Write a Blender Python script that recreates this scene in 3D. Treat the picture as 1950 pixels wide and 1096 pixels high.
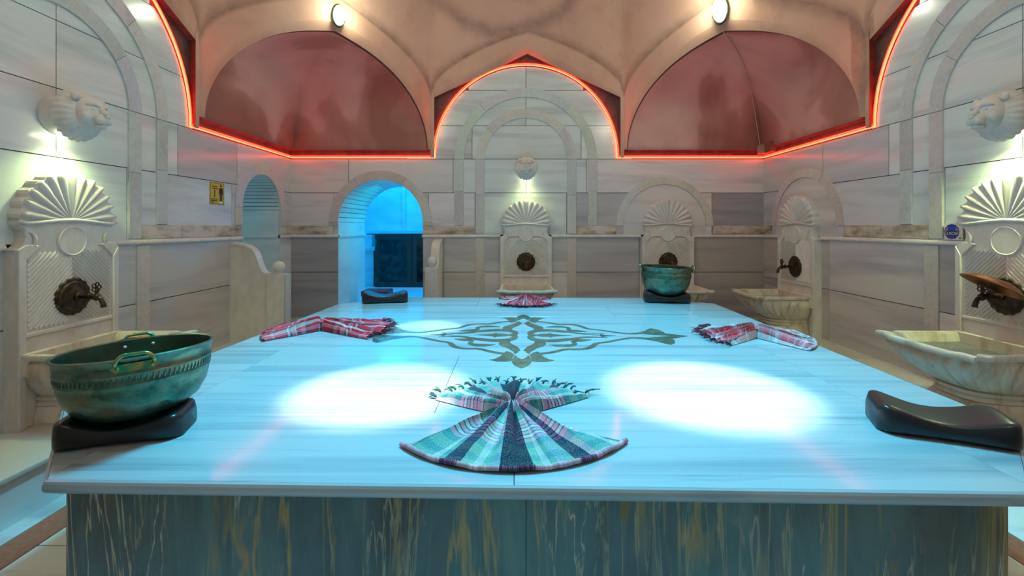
import bpy, bmesh, math, random
from math import sin, cos, pi, sqrt, radians, atan2
from mathutils import Vector, Matrix, noise as mnoise
random.seed(7)
for o in list(bpy.data.objects): bpy.data.objects.remove(o)
scene = bpy.context.scene
COL = scene.collection

# ------------------------------------------------------------------ camera, world, exposure
FPX = 875.0; VX, VY = 982.0, 432.0; EYE = 1.51
cam_d = bpy.data.cameras.new('camera'); cam = bpy.data.objects.new('camera', cam_d); COL.objects.link(cam)
cam.location = (0, 0, EYE); cam.rotation_euler = (radians(90), 0, 0)
cam_d.sensor_width = 36; cam_d.sensor_fit = 'HORIZONTAL'; cam_d.lens = FPX/1950*36
cam_d.shift_x = (975-VX)/1950; cam_d.shift_y = -(548-VY)/1950
cam_d.clip_start = 0.02
scene.camera = cam
vs = scene.view_settings
vs.view_transform = 'Standard'; vs.look = 'None'; vs.gamma = 1; vs.use_curve_mapping = False
vs.exposure = 0.0
w = bpy.data.worlds.new('world'); scene.world = w; w.use_nodes = True
w.node_tree.nodes['Background'].inputs[0].default_value = (.30, .28, .27, 1)
w.node_tree.nodes['Background'].inputs[1].default_value = .05
scene.cycles.max_bounces = 8; scene.cycles.diffuse_bounces = 5; scene.cycles.use_denoising = True
scene.cycles.sample_clamp_indirect = 4.0

def light(kind, name, loc, power, color, target=None, size=.1, angle=60, blend=.5, sy=None, spread=None):
    d = bpy.data.lights.new(name, kind); d.energy = power; d.color = color
    if kind == 'AREA':
        d.size = size
        if sy: d.shape = 'RECTANGLE'; d.size_y = sy
        if spread: d.spread = radians(spread)
    else: d.shadow_soft_size = size
    if kind == 'SPOT': d.spot_size = radians(angle); d.spot_blend = blend
    o = bpy.data.objects.new(name, d); COL.objects.link(o); o.location = loc
    if target is not None:
        o.rotation_euler = (Vector(target)-Vector(loc)).to_track_quat('-Z', 'Y').to_euler()
    return o

CX, CY = .16, 3.09          # centre of the room
XL, XR, YB, YF = -3.11, 3.43, 6.34, -.16
TZ = .71                    # table top
PZ = .27                    # platform top
CYAN = (.0, .62, .95)
# dome lights: cyan flood on the stone, two white-cyan pools, one narrow pool at the back left
light('SPOT', 'flood_spot', (CX, 3.2, 5.3), 1750, CYAN, (CX, 3.1, .7), .5, 62, .45)
light('SPOT', 'pool_spot_left', (-.5, 2.6, 5.2), 1900, (.96, 1, 1), (-.66, 2.25, TZ), .06, 12.2, .5)
light('SPOT', 'pool_spot_right', (.8, 2.6, 5.2), 1900, (.96, 1, 1), (.93, 2.25, TZ), .06, 13.6, .5)
light('SPOT', 'pool_spot_back', (-.4, 3.2, 5.2), 1500, (.7, .93, 1), (-.70, 3.66, TZ), .05, 8, .6)
# added fill light under the dome top, without a fixture: brightens the walls
light('AREA', 'unseen_dome_fill', (CX, CY, 5.6), 40, (.60, 1, .95), (CX, CY, 0), 1.2)
# ------------------------------------------------------------------ materials
def mat(name, base=(.8,.8,.8), rough=.5, metal=0, emis=None, estr=0, spec=None, trans=0, alpha=None):
    m = bpy.data.materials.new(name); m.use_nodes = True
    b = m.node_tree.nodes['Principled BSDF']
    b.inputs['Base Color'].default_value = (*base, 1); b.inputs['Roughness'].default_value = rough
    b.inputs['Metallic'].default_value = metal
    if emis: b.inputs['Emission Color'].default_value = (*emis, 1); b.inputs['Emission Strength'].default_value = estr
    if spec is not None: b.inputs['Specular IOR Level'].default_value = spec
    if trans: b.inputs['Transmission Weight'].default_value = trans
    return m
class N:
    def __init__(s, m): s.t = m.node_tree; s.b = s.t.nodes['Principled BSDF']
    def n(s, typ, **kw):
        x = s.t.nodes.new(typ)
        for k, v in kw.items():
            if k.startswith('_'): setattr(x, k[1:], v)
            else: x.inputs[k.replace('__', ' ')].default_value = v
        return x
    def l(s, a, b): s.t.links.new(a, b)
    def pos(s, scale=(1,1,1), obj=True):
        tc = s.n('ShaderNodeTexCoord'); mp = s.n('ShaderNodeMapping'); mp.inputs['Scale'].default_value = scale
        s.l(tc.outputs['Object' if obj else 'Generated'], mp.inputs['Vector'])
        oi = s.n('ShaderNodeObjectInfo'); mu = s.n('ShaderNodeMath', _operation='MULTIPLY'); s.l(oi.outputs['Random'], mu.inputs[0]); mu.inputs[1].default_value = 37
        cb = s.n('ShaderNodeCombineXYZ'); s.l(mu.outputs[0], cb.inputs[0]); s.l(mu.outputs[0], cb.inputs[1]); s.l(mu.outputs[0], cb.inputs[2])
        s.l(cb.outputs[0], mp.inputs['Location'])
        return mp.outputs[0]
    def fixpos(s, scale=(1,1,1), loc=(0,0,0)):
        tc = s.n('ShaderNodeTexCoord'); mp = s.n('ShaderNodeMapping'); mp.inputs['Scale'].default_value = scale; mp.inputs['Location'].default_value = loc
        s.l(tc.outputs['Object'], mp.inputs['Vector']); return mp.outputs[0]
    def noise(s, vec, scale=5, detail=5, rough=.55, dist=0):
        x = s.n('ShaderNodeTexNoise', Scale=scale, Detail=detail, Roughness=rough, Distortion=dist); s.l(vec, x.inputs['Vector']); return x.outputs['Fac']
    def ramp(s, fac, stops, interp='LINEAR'):
        r = s.n('ShaderNodeValToRGB'); r.color_ramp.interpolation = interp; e = r.color_ramp.elements
        while len(e) < len(stops): e.new(.5)
        for i, (p, c) in enumerate(stops):
            e[i].position = p; e[i].color = (*c, 1) if len(c) == 3 else c
        s.l(fac, r.inputs[0]); return r.outputs[0]
    def mix(s, fac, a, b, mode='MIX'):
        x = s.n('ShaderNodeMixRGB', _blend_type=mode)
        for i, v in ((0, fac), (1, a), (2, b)):
            if hasattr(v, 'links'): s.l(v, x.inputs[i])
            elif i == 0: x.inputs[0].default_value = v
            else: x.inputs[i].default_value = (*v, 1)
        return x.outputs[0]
    def math(s, op, a, b=None, c=None):
        x = s.n('ShaderNodeMath', _operation=op)
        for i, v in ((0, a), (1, b), (2, c)):
            if v is None: continue
            if hasattr(v, 'links'): s.l(v, x.inputs[i])
            else: x.inputs[i].default_value = v
        return x.outputs[0]
    def color(s, c): s.l(c, s.b.inputs['Base Color'])
    def bump(s, h, strength=.2, dist=.01):
        x = s.n('ShaderNodeBump', Strength=strength, Distance=dist); s.l(h, x.inputs['Height']); s.l(x.outputs[0], s.b.inputs['Normal'])
M = {}
def make_mats():
    # polished wall marble, tone from each slab's own colour
    m = mat('wall_marble', rough=.22); n = N(m)
    v = n.pos((.35, .35, 3.2)); f = n.noise(v, 1.6, 6, .6, .6)
    oi = n.n('ShaderNodeObjectInfo')
    c = n.mix(1, oi.outputs['Color'], n.ramp(f, [(.30, (.70,.69,.72)), (.45, (.90,.89,.90)), (.55, (1,1,1)), (.68, (1,.98,.95)), (.8, (.84,.83,.83))]), 'MULTIPLY')
    n.color(c); n.l(n.math('MULTIPLY_ADD', f, .14, .09), n.b.inputs['Roughness']); M['wall'] = m
    # carved off-white marble
    m = mat('carved_marble', rough=.42); n = N(m)
    f = n.noise(n.pos((1,1,1)), 2.2, 5, .6); f2 = n.noise(n.pos((1,1,.5)), 14, 4, .6)
    c = n.mix(.35, n.ramp(f, [(.3, (.60,.57,.51)), (.5, (.74,.73,.70)), (.75, (.80,.80,.78))]), n.ramp(f2, [(.35, (.60,.54,.45)), (.6, (.80,.79,.77))]))
    n.color(c); n.bump(f2, .12, .004); M['carved'] = m
    # basin marble, a little yellower with brown stains
    m = mat('basin_marble', rough=.38); n = N(m)
    f = n.noise(n.pos((1,1,1)), 3.5, 6, .62); f2 = n.noise(n.pos((1,1,.35)), 9, 5, .65)
    c = n.mix(.5, n.ramp(f, [(.32, (.56,.46,.32)), (.48, (.72,.66,.54)), (.7, (.80,.77,.70))]), n.ramp(f2, [(.36, (.42,.30,.18)), (.5, (.76,.71,.60)), (.7, (.82,.80,.74))]))
    n.color(c); n.bump(f2, .1, .004); M['basin'] = m
    # rough tooled stone of the arch bands
    m = mat('tooled_stone', rough=.7); n = N(m)
    f = n.noise(n.pos((1,1,1)), 26, 5, .7, .8); g = n.noise(n.pos((1,1,.4)), 2.2, 5, .6)
    oi = n.n('ShaderNodeObjectInfo')
    c = n.mix(1, n.mix(.5, n.ramp(f, [(.35, (.62,.62,.60)), (.6, (.86,.86,.84))]), n.ramp(g, [(.3, (.50,.47,.42)), (.5, (.80,.80,.78)), (.75, (.9,.9,.88))])), oi.outputs['Color'], 'MULTIPLY')
    n.color(c); n.bump(f, .55, .012); M['stone'] = m
    # stained tooled band above the rail
    m = mat('stained_stone', rough=.7); n = N(m)
    f = n.noise(n.pos((1,1,1)), 22, 5, .7, .8); g = n.noise(n.fixpos((1,1,2.5)), 2.6, 6, .7)
    c = n.ramp(g, [(.34, (.24,.17,.10)), (.46, (.50,.42,.33)), (.56, (.68,.62,.54)), (.8, (.72,.70,.64))])
    n.color(c); n.bump(f, .55, .012); M['stained'] = m
    # table top
    m = mat('table_marble', rough=.12); n = N(m)
    f = n.noise(n.pos((.22, 5.5, 5)), 1.5, 6, .58, .25); g = n.noise(n.pos((.5, 14, 5)), 2.2, 5, .6, .2)
    c = n.mix(.35, n.ramp(f, [(.25, (.26,.38,.44)), (.40, (.44,.56,.61)), (.5, (.66,.74,.77)), (.62, (.64,.72,.74)), (.75, (.46,.57,.61))]), n.ramp(g, [(.33, (.26,.38,.45)), (.42, (.60,.70,.73)), (.7, (.70,.77,.79))]))
    n.color(n.mix(1, c, (.66,.73,.76), 'MULTIPLY')); M['table'] = m
    # dark veined base
    m = mat('dark_marble', rough=.16); n = N(m)
    b = n.ramp(n.noise(n.fixpos((3.0, 3.0, .7)), 1.1, 6, .62, .6), [(.25, (.065,.055,.038)), (.38, (.075,.095,.085)), (.50, (.085,.155,.155)), (.66, (.13,.25,.235)), (.8, (.21,.28,.21))])  # teal tones put cyan light bounced onto the base into its colour
    def vein(sc, loc, w_, colr, prev, dist=.35):
        f = n.noise(n.fixpos(sc, loc), 1.0, 5, .6, dist)
        k = n.ramp(n.math('ABSOLUTE', n.math('SUBTRACT', f, .5)), [(0, (1,1,1)), (w_, (0,0,0))])
        gate = n.ramp(n.noise(n.fixpos((2.2,2.2,1.1), (loc[1], 3, 5)), 1.0, 2), [(.42, (0,0,0)), (.56, (1,1,1))])
        return n.mix(n.math('MULTIPLY', k, gate), prev, colr)
    c = vein((5.0, 5.0, .42), (3, 1, 0), .026, (.46,.32,.10), b, .6)
    c = vein((4.0, 4.0, .60), (9, 4, 2), .011, (.58,.52,.36), c, 1.1)
    c = vein((7.0, 7.0, .5), (14, 7, 1), .010, (.40,.35,.20), c, 1.2)
    bl = n.ramp(n.noise(n.fixpos((5, 5, 1.5), (2, 2, 9)), 1.2, 4, .6, .5), [(.68, (0,0,0)), (.73, (1,1,1))])
    c = n.mix(bl, c, (.26,.17,.05)); n.color(c); M['base'] = m
    # plasters
    m = mat('tan_plaster', rough=.8); n = N(m)
    f = n.noise(n.fixpos(), 1.1, 6, .6, .3); g = n.noise(n.fixpos(), 6.5, 6, .7, .4)
    c = n.ramp(f, [(.3, (.52,.275,.19)), (.5, (.65,.37,.265)), (.7, (.71,.43,.32))])
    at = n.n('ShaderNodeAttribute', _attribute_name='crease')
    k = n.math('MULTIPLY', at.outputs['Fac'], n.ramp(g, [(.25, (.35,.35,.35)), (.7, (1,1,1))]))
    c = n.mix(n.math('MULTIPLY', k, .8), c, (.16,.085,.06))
    st = n.ramp(g, [(.66, (0,0,0)), (.72, (1,1,1))]); c = n.mix(n.math('MULTIPLY', st, n.ramp(f, [(.5, (0,0,0)), (.62, (.7,.7,.7))])), c, (.24,.15,.11))
    n.color(c); n.bump(g, .25, .02); M['plaster'] = m
    m = mat('rose_plaster', rough=.75); n = N(m)
    f = n.noise(n.fixpos(), .75, 3, .5, .6); g = n.noise(n.fixpos(), 4, 6, .7, .4)
    c = n.ramp(f, [(.36, (.32,.12,.09)), (.47, (.46,.21,.17)), (.50, (.58,.30,.26)), (.62, (.66,.39,.33))])
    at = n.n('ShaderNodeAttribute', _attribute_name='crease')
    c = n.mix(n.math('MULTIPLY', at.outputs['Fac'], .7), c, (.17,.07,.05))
    n.color(c); n.bump(g, .3, .02); M['rose'] = m
    m = mat('bare_render', rough=.85); n = N(m)
    g = n.noise(n.fixpos(), 7, 6, .7, .4); n.color(n.ramp(g, [(.3, (.045,.026,.02)), (.6, (.11,.065,.05))])); n.bump(g, .5, .02); M['render'] = m
    m = mat('passage_marble', rough=.35); n = N(m)
    g = n.noise(n.fixpos((.6,.6,2)), 2.5, 5); n.color(n.ramp(g, [(.3, (.62,.66,.68)), (.6, (.82,.84,.85))])); M['passage'] = m
    m = mat('floor_tile', rough=.2); n = N(m)
    g = n.noise(n.pos((.6,2.5,1)), 2.0, 6, .6, .4); n.color(n.ramp(g, [(.3, (.48,.50,.50)), (.5, (.78,.79,.78)), (.8, (.84,.84,.83))])); M['tile'] = m
    m = mat('brown_stone', rough=.3); n = N(m)
    g = n.noise(n.pos(), 30, 5, .7); n.color(n.ramp(g, [(.3, (.30,.075,.035)), (.7, (.48,.16,.08))])); M['brown'] = m
    M['grout'] = mat('dark_grout', (.06,.04,.03), .9)
    M['black'] = mat('black_rubber', (.012,.014,.016), .28)
    m = mat('green_patina_metal', rough=.34, metal=.85); n = N(m)
    f = n.noise(n.pos((1,1,1.6)), 6, 6, .65, .8); g = n.noise(n.pos(), 26, 4, .6)
    c = n.mix(.35, n.ramp(f, [(.32, (.03,.035,.025)), (.43, (.035,.12,.085)), (.53, (.10,.22,.15)), (.62, (.25,.20,.11)), (.72, (.06,.10,.07)), (.82, (.10,.30,.22))]), n.ramp(g, [(.3, (.05,.10,.07)), (.7, (.25,.36,.27))]))
    n.color(c); n.l(n.math('MULTIPLY_ADD', g, .35, .15), n.b.inputs['Roughness']); n.bump(g, .15, .003); M['patina'] = m
    m = mat('dark_green_inside', rough=.3, metal=.5); n = N(m)
    f = n.noise(n.pos(), 5, 4); n.color(n.ramp(f, [(.3, (.012,.04,.022)), (.7, (.04,.12,.07))])); M['inside'] = m
    m = mat('green_brass', rough=.25, metal=.8); n = N(m)
    f = n.noise(n.pos(), 30, 3); n.color(n.ramp(f, [(.4, (.05,.38,.20)), (.6, (.50,.42,.14))])); M['brass_green'] = m
    m = mat('brown_copper', rough=.35, metal=.8); n = N(m)
    f = n.noise(n.pos(), 12, 5); n.color(n.ramp(f, [(.3, (.11,.035,.018)), (.6, (.30,.11,.055)), (.8, (.18,.13,.08))])); M['copper'] = m
    m = mat('dark_bronze', rough=.4, metal=.7); n = N(m)
    f = n.noise(n.pos(), 25, 5); n.color(n.ramp(f, [(.3, (.025,.018,.012)), (.7, (.12,.075,.045))])); n.bump(f, .3, .003); M['bronze'] = m
    M['neon'] = mat('neon_core', (1,.3,.1), .5, emis=(1,.008,.006), estr=19)
    M['neon2'] = mat('neon_bright', (1,.5,.2), .5, emis=(1,.24,.07), estr=2.4)
    M['bulb'] = mat('lit_glass', (1,1,1), .3, emis=(.93,1,.62), estr=14)
    M['yellow'] = mat('yellow_sheet', (.62,.44,.03), .45)
    M['print'] = mat('black_print', (.015,.013,.012), .6)
    M['whitep'] = mat('white_print', (.8,.8,.82), .5)
    M['bluep'] = mat('blue_print', (.01,.07,.42), .4)
    M['navyp'] = mat('navy_print', (.012,.018,.09), .4)
    M['orangep'] = mat('orange_print', (.55,.14,.06), .4)
    M['pinkp'] = mat('lilac_print', (.34,.22,.40), .5)
    M['card'] = mat('cream_card', (.72,.70,.66), .6)
    M['stainc'] = mat('stained_card', (.16,.15,.08), .7)
    M['cable'] = mat('beige_cable', (.55,.38,.30), .6)
    M['plastic'] = mat('grey_plastic', (.35,.27,.24), .5)
    M['whitebox'] = mat('rusty_metal_box', (.16,.08,.05), .6)
    m = mat('dark_wood', rough=.5); n = N(m)
    f = n.noise(n.pos((1,1,.15)), 14, 4); n.color(n.ramp(f, [(.3, (.022,.014,.010)), (.7, (.06,.038,.024))])); M['wood'] = m
    m = mat('smoked_glass', rough=.12); n = N(m)
    f = n.noise(n.pos(), 9, 3); n.color(n.ramp(f, [(.45, (.006,.010,.010)), (.7, (.03,.045,.04))])); M['glass'] = m
    M['redbox'] = mat('dark_red_vinyl', (.17,.012,.02), .4)
    m = mat('basin_water', (.80,.93,.88), .03, trans=.85); m.node_tree.nodes['Principled BSDF'].inputs['IOR'].default_value = 1.33; M['water'] = m
    M['inlay'] = None
    m = mat('green_marble_inlay', rough=.14); n = N(m)
    f = n.noise(n.fixpos((1,1.8,1)), 9, 6, .65, .6); n.color(n.ramp(f, [(.3, (.075,.075,.055)), (.55, (.13,.14,.10)), (.68, (.22,.22,.15)), (.8, (.12,.10,.06))])); M['inlay'] = m
    def plaid(name, warp, weft, k=.5, speck=.35, dark=None):
        m = mat(name, rough=.95, spec=.1); n = N(m)
        uv = n.n('ShaderNodeUVMap', _uv_map='cloth'); sp = n.n('ShaderNodeSeparateXYZ'); n.l(uv.outputs[0], sp.inputs[0])
        a = n.ramp(sp.outputs[0], warp, 'CONSTANT'); b = n.ramp(sp.outputs[1], weft, 'CONSTANT')
        c = n.mix(k, a, b)
        if dark: c = n.mix(1, c, n.ramp(sp.outputs[0], dark, 'CONSTANT'), 'MULTIPLY')
        mp = n.n('ShaderNodeMapping'); mp.inputs['Scale'].default_value = (150, 110, 1); n.l(uv.outputs[0], mp.inputs[0])
        g = n.noise(mp.outputs[0], 1.0, 2, .7)
        c = n.mix(speck, c, n.ramp(g, [(.35, (.25,.25,.25)), (.65, (1,1,1))]), 'MULTIPLY')
        c = n.mix(.12, c, n.ramp(g, [(.5, (0,0,0)), (.62, (1,1,1))]), 'ADD')
        n.color(c); n.bump(g, .5, .003); return m
    tl=(.07,.32,.33); gr=(.24,.46,.36); nv=(.012,.03,.055); wh=(.86,.74,.72); pk=(.95,.34,.45); pu=(.17,.07,.13); lb=(.28,.42,.55)
    def lines(lo, hi, a, b, cnt):
        out = []; st = (hi-lo)/cnt
        for i in range(cnt): out += [(lo+i*st, a), (lo+i*st+st*.72, b)]
        return out
    warp = [(0,pk),(.03,nv),(.05,tl),(.15,wh),(.18,tl),(.21,nv),(.28,gr),(.33,wh),(.36,gr),(.40,lb),(.435,nv),(.565,gr),(.60,wh),(.63,tl),(.66,lb),(.70,gr),(.74,nv),(.81,pk),(.84,tl),(.94,wh),(.97,nv)]
    weft = [(0,pk),(.06,pu),(.09,nv)]+lines(.14,.34,pk,pu,5)[:10]+[(.345,tl),(.47,nv)]+lines(.55,.66,wh,nv,3)+[(.665,gr),(.80,pk),(.86,tl)]
    weft = [(0,pk),(.06,wh),(.09,nv),(.10,pk),(.15,tl),(.24,gr),(.30,nv),(.31,wh),(.335,pk),(.385,nv),(.397,pk),(.43,nv),(.442,wh),(.475,nv),(.487,pk),(.52,nv),(.532,wh),(.565,nv),(.577,pk),(.62,tl),(.70,gr),(.82,tl),(.90,gr),(.955,wh),(.975,pk)]
    M['cloth_green'] = plaid('green_plaid_cloth', warp, weft, .58, .35, [(0,(1,1,1)),(.21,(.30,.25,.42)),(.28,(1,1,1)),(.435,(.16,.17,.28)),(.565,(1,1,1)),(.74,(.30,.25,.42)),(.81,(1,1,1))])
    rd=(.80,.012,.035); dr=(.25,.006,.02); k2=(.05,.03,.04); w2=(.72,.68,.66); pk2=(.78,.20,.26)
    warp = [(0,rd),(.10,w2),(.13,k2),(.15,w2),(.19,rd),(.30,pk2),(.34,k2),(.36,w2),(.40,pk2),(.44,rd),(.56,w2),(.59,k2),(.61,w2),(.66,rd),(.76,pk2),(.80,w2),(.82,k2),(.85,rd)]
    weft = [(0,rd),(.06,k2),(.08,w2),(.12,k2),(.14,pk2),(.22,rd),(.36,w2),(.39,k2),(.41,pk2),(.52,rd),(.62,k2),(.64,w2),(.68,k2),(.70,pk2),(.78,rd),(.92,w2),(.95,k2)]
    rnd = random.Random(11)
    def stripes(n_, cols, sd):
        q = random.Random(sd); x = 0; out = []
        W = [(q.choice(cols), q.uniform(.4,1.6)) for _ in range(n_)]
        T_ = sum((w if c in (rd, pk2) else w*.45) for c, w in W)
        for c, w in W: out.append((x, c)); x += (w if c in (rd, pk2) else w*.45)/T_
        return out
    rw = stripes(31, [rd, rd, pk2, w2, k2, dr], 4); rf = stripes(28, [rd, pk2, w2, k2, rd, dr], 9)
    M['cloth_red'] = plaid('red_plaid_cloth', rw, rf, .42)
    M['cloth_pink'] = plaid('pale_red_plaid_cloth', stripes(31, [rd, w2, lb, k2, w2, pk2], 6), stripes(26, [rd, w2, lb, k2, pk2], 3), .38)
    M['fringe'] = mat('fringe_yarn', (.05,.13,.12), .95)
    M['fringe_red'] = mat('dark_red_yarn', (.16,.02,.04), .95)
make_mats()

# ------------------------------------------------------------------ helpers
def link_mesh(name, V, F, material, parent=None, smooth=False, color=None, uv=None, attr=None, recalc=True):
    me = bpy.data.meshes.new(name); me.from_pydata([tuple(v) for v in V], [], F)
    if uv is not None:
        l = me.uv_layers.new(name='cloth')
        for lp in me.loops: l.data[lp.index].uv = uv[lp.vertex_index]
    if attr is not None:
        a = me.attributes.new('crease', 'FLOAT', 'POINT')
        for i, x in enumerate(attr): a.data[i].value = x
    if recalc:
        bm = bmesh.new(); bm.from_mesh(me); bmesh.ops.recalc_face_normals(bm, faces=bm.faces); bm.to_mesh(me); bm.free()
    if smooth: me.polygons.foreach_set('use_smooth', [True]*len(me.polygons))
    if material: me.materials.append(material)
    o = bpy.data.objects.new(name, me); COL.objects.link(o)
    if parent: o.parent = parent
    if color: o.color = (*color, 1)
    return o
def tag(o, label=None, cat=None, group=None, kind=None):
    if label: o['label'] = label
    if cat: o['category'] = cat
    if group: o['group'] = group
    if kind: o['kind'] = kind
    return o
def empty(name, loc=(0,0,0), rz=0):
    o = bpy.data.objects.new(name, None); COL.objects.link(o); o.location = loc; o.rotation_euler = (0,0,rz); return o
def smooth_angle(o, deg=35):
    me = o.data; me.polygons.foreach_set('use_smooth', [True]*len(me.polygons))
    bm = bmesh.new(); bm.from_mesh(me)
    for e in bm.edges:
        if len(e.link_faces) == 2 and e.calc_face_angle(0) > radians(deg): e.smooth = False
    bm.to_mesh(me); bm.free(); return o
class MB:
    def __init__(s): s.V = []; s.F = []
    def add(s, V, F):
        b = len(s.V); s.V += [Vector(v) for v in V]; s.F += [tuple(i+b for i in f) for f in F]; return s
    def box(s, x0,x1,y0,y1,z0,z1, T=None):
        V = [(x,y,z) for z in (z0,z1) for y in (y0,y1) for x in (x0,x1)]
        if T: V = [T(*v) for v in V]
        return s.add(V, [(0,1,3,2),(4,6,7,5),(0,4,5,1),(2,3,7,6),(0,2,6,4),(1,5,7,3)])
    def prism(s, poly, n0, n1, T, bev=0):
        """polygon in (u,z) extruded along the wall normal n"""
        k = len(poly)
        if bev:
            cx = sum(p[0] for p in poly)/k; cz = sum(p[1] for p in poly)/k
            ins = inset(poly, bev)
            V = [T(u,z,n0) for u,z in poly]+[T(u,z,n1-bev) for u,z in poly]+[T(u,z,n1) for u,z in ins]
            F = [tuple(range(k)), tuple(range(2*k, 3*k))]
            for i in range(k):
                j = (i+1) % k; F += [(i,j,k+j,k+i), (k+i,k+j,2*k+j,2*k+i)]
        else:
            V = [T(u,z,n0) for u,z in poly]+[T(u,z,n1) for u,z in poly]
            F = [tuple(range(k)), tuple(range(k, 2*k))]
            for i in range(k):
                j = (i+1) % k; F.append((i,j,k+j,k+i))
        return s.add(V, F)
    def tube(s, pts, r, seg=8, closed=False, cap=True):
        pts = [Vector(p) for p in pts]; n = len(pts); rings = []
        up = None
        for i, p in enumerate(pts):
            a = pts[(i-1) % n] if (closed or i > 0) else p; b = pts[(i+1) % n] if (closed or i < n-1) else p
            t = (b-a).normalized()
            if up is None:
                up = Vector((0,0,1)) if abs(t.z) < .9 else Vector((1,0,0))
            x = up - t*up.dot(t)
            if x.length < 1e-5: x = t.orthogonal()
            x.normalize(); up = x; y = t.cross(x)
            rr = r[i] if isinstance(r, (list, tuple)) else r
            rings.append([p + (x*cos(2*pi*k/seg)+y*sin(2*pi*k/seg))*rr for k in range(seg)])
        b = len(s.V)
        for ri in rings: s.V += ri
        m = n if closed else n-1
        for i in range(m):
            for k in range(seg):
                s.F.append((b+i*seg+k, b+i*seg+(k+1)%seg, b+((i+1)%n)*seg+(k+1)%seg, b+((i+1)%n)*seg+k))
        if cap and not closed:
            s.F.append(tuple(b+k for k in range(seg))); s.F.append(tuple(b+(n-1)*seg+k for k in range(seg)))
        return s
    def ell(s, c, r, seg=16, rings=10, T=None):
        V = []; F = []
        for i in range(rings+1):
            th = pi*i/rings
            for k in range(seg):
                ph = 2*pi*k/seg
                V.append((c[0]+r[0]*sin(th)*cos(ph), c[1]+r[1]*sin(th)*sin(ph), c[2]+r[2]*cos(th)))
        for i in range(rings):
            for k in range(seg): F.append((i*seg+k, i*seg+(k+1)%seg, (i+1)*seg+(k+1)%seg, (i+1)*seg+k))
        if T: V = [T(*v) for v in V]
        return s.add(V, F)
    def lathe(s, prof, seg=48, T=None, rib=None):
        V = []; F = []; n = len(prof)
        for i, (r, z) in enumerate(prof):
            for k in range(seg):
                a = 2*pi*k/seg; rr = r*(rib(a, i) if rib else 1); V.append((rr*cos(a), rr*sin(a), z))
        for i in range(n-1):
            for k in range(seg): F.append((i*seg+k, i*seg+(k+1)%seg, (i+1)*seg+(k+1)%seg, (i+1)*seg+k))
        if T: V = [T(*v) for v in V]
        return s.add(V, F)
    def build(s, name, material, parent=None, smooth=False, color=None, angle=None):
        o = link_mesh(name, s.V, s.F, material, parent, smooth, color)
        if angle: smooth_angle(o, angle)
        return o
def inset(poly, d):
    k = len(poly); out = []
    A = sum(poly[i][0]*poly[(i+1)%k][1]-poly[(i+1)%k][0]*poly[i][1] for i in range(k)); sg = 1 if A > 0 else -1
    for i in range(k):
        p0, p, p1 = Vector(poly[i-1]), Vector(poly[i]), Vector(poly[(i+1)%k])
        a = (p-p0); b = (p1-p)
        if a.length < 1e-6 or b.length < 1e-6: out.append(tuple(p)); continue
        a.normalize(); b.normalize()
        na = Vector((-a.y, a.x))*sg; nb = Vector((-b.y, b.x))*sg; m = na+nb
        if m.length < .3: out.append(tuple(p+na*d)); continue
        m.normalize(); q = min(2.0, 1/max(.4, m.dot(na))); out.append(tuple(p+m*d*q))
    return out
def dup(o, parent=None, loc=None, rz=None):
    c = o.copy(); COL.objects.link(c); c.parent = parent
    for ch in list(o.children): dup(ch, c)
    if loc is not None: c.location = loc
    if rz is not None: c.rotation_euler = (0,0,rz)
    return c
def on_plane(px, py, z=TZ):
    d = (EYE-z)*FPX/(py-VY); return ((px-VX)*d/FPX, d)

# ------------------------------------------------------------------ wall frames: (u along wall, z up, n into room) -> world
Tback = lambda u,z,n: Vector((u, YB-n, z))
Tleft = lambda u,z,n: Vector((XL+n, u, z))
Tright = lambda u,z,n: Vector((XR-n, u, z))
Tfront = lambda u,z,n: Vector((u, YF+n, z))
RA = 1.25; NZ = 2.46
def arch_samples(u0, u1, circles):
    us = {u0, u1}
    for uc, R in circles:
        for i in range(61):
            u = uc - R*cos(pi*i/60)
            if u0 < u < u1: us.add(round(u, 5))
    return sorted(us)
def pieces(u0, u1, z0, z1, opens, uc, clip_top=True):
    circles = [(o[0], o[1]) for o in opens]+([(uc, RA)] if clip_top and z1 > NZ else [])
    us = arch_samples(u0, u1, circles)
    def low(u):
        l = z0
        for c, R, zs in opens:
            q = R*R-(u-c)**2
            if q > 1e-6: l = max(l, zs+sqrt(q))
        return l
    def top(u):
        if not clip_top: return z1
        q = RA*RA-(u-uc)**2
        return min(z1, NZ+sqrt(q)) if q > 1e-9 else min(z1, NZ)
    out = []; run = []
    for u in us:
        lo, hi = low(u), top(u)
        if hi-lo > .004: run.append((u, lo, hi))
        else:
            if len(run) > 1: out.append(run)
            run = []
    if len(run) > 1: out.append(run)
    res = []
    for r in out:
        p = [(u, l) for u, l, h in r]; q = [(u, h) for u, l, h in reversed(r)]
        def simp(a):
            b = [a[0]]
            for i in range(1, len(a)-1):
                if abs((a[i][0]-b[-1][0])*(a[i+1][1]-a[i][1])-(a[i+1][0]-a[i][0])*(a[i][1]-b[-1][1])) > 1e-7: b.append(a[i])
            return b+[a[-1]]
        res.append(simp(p)+simp(q))
    return res
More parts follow.
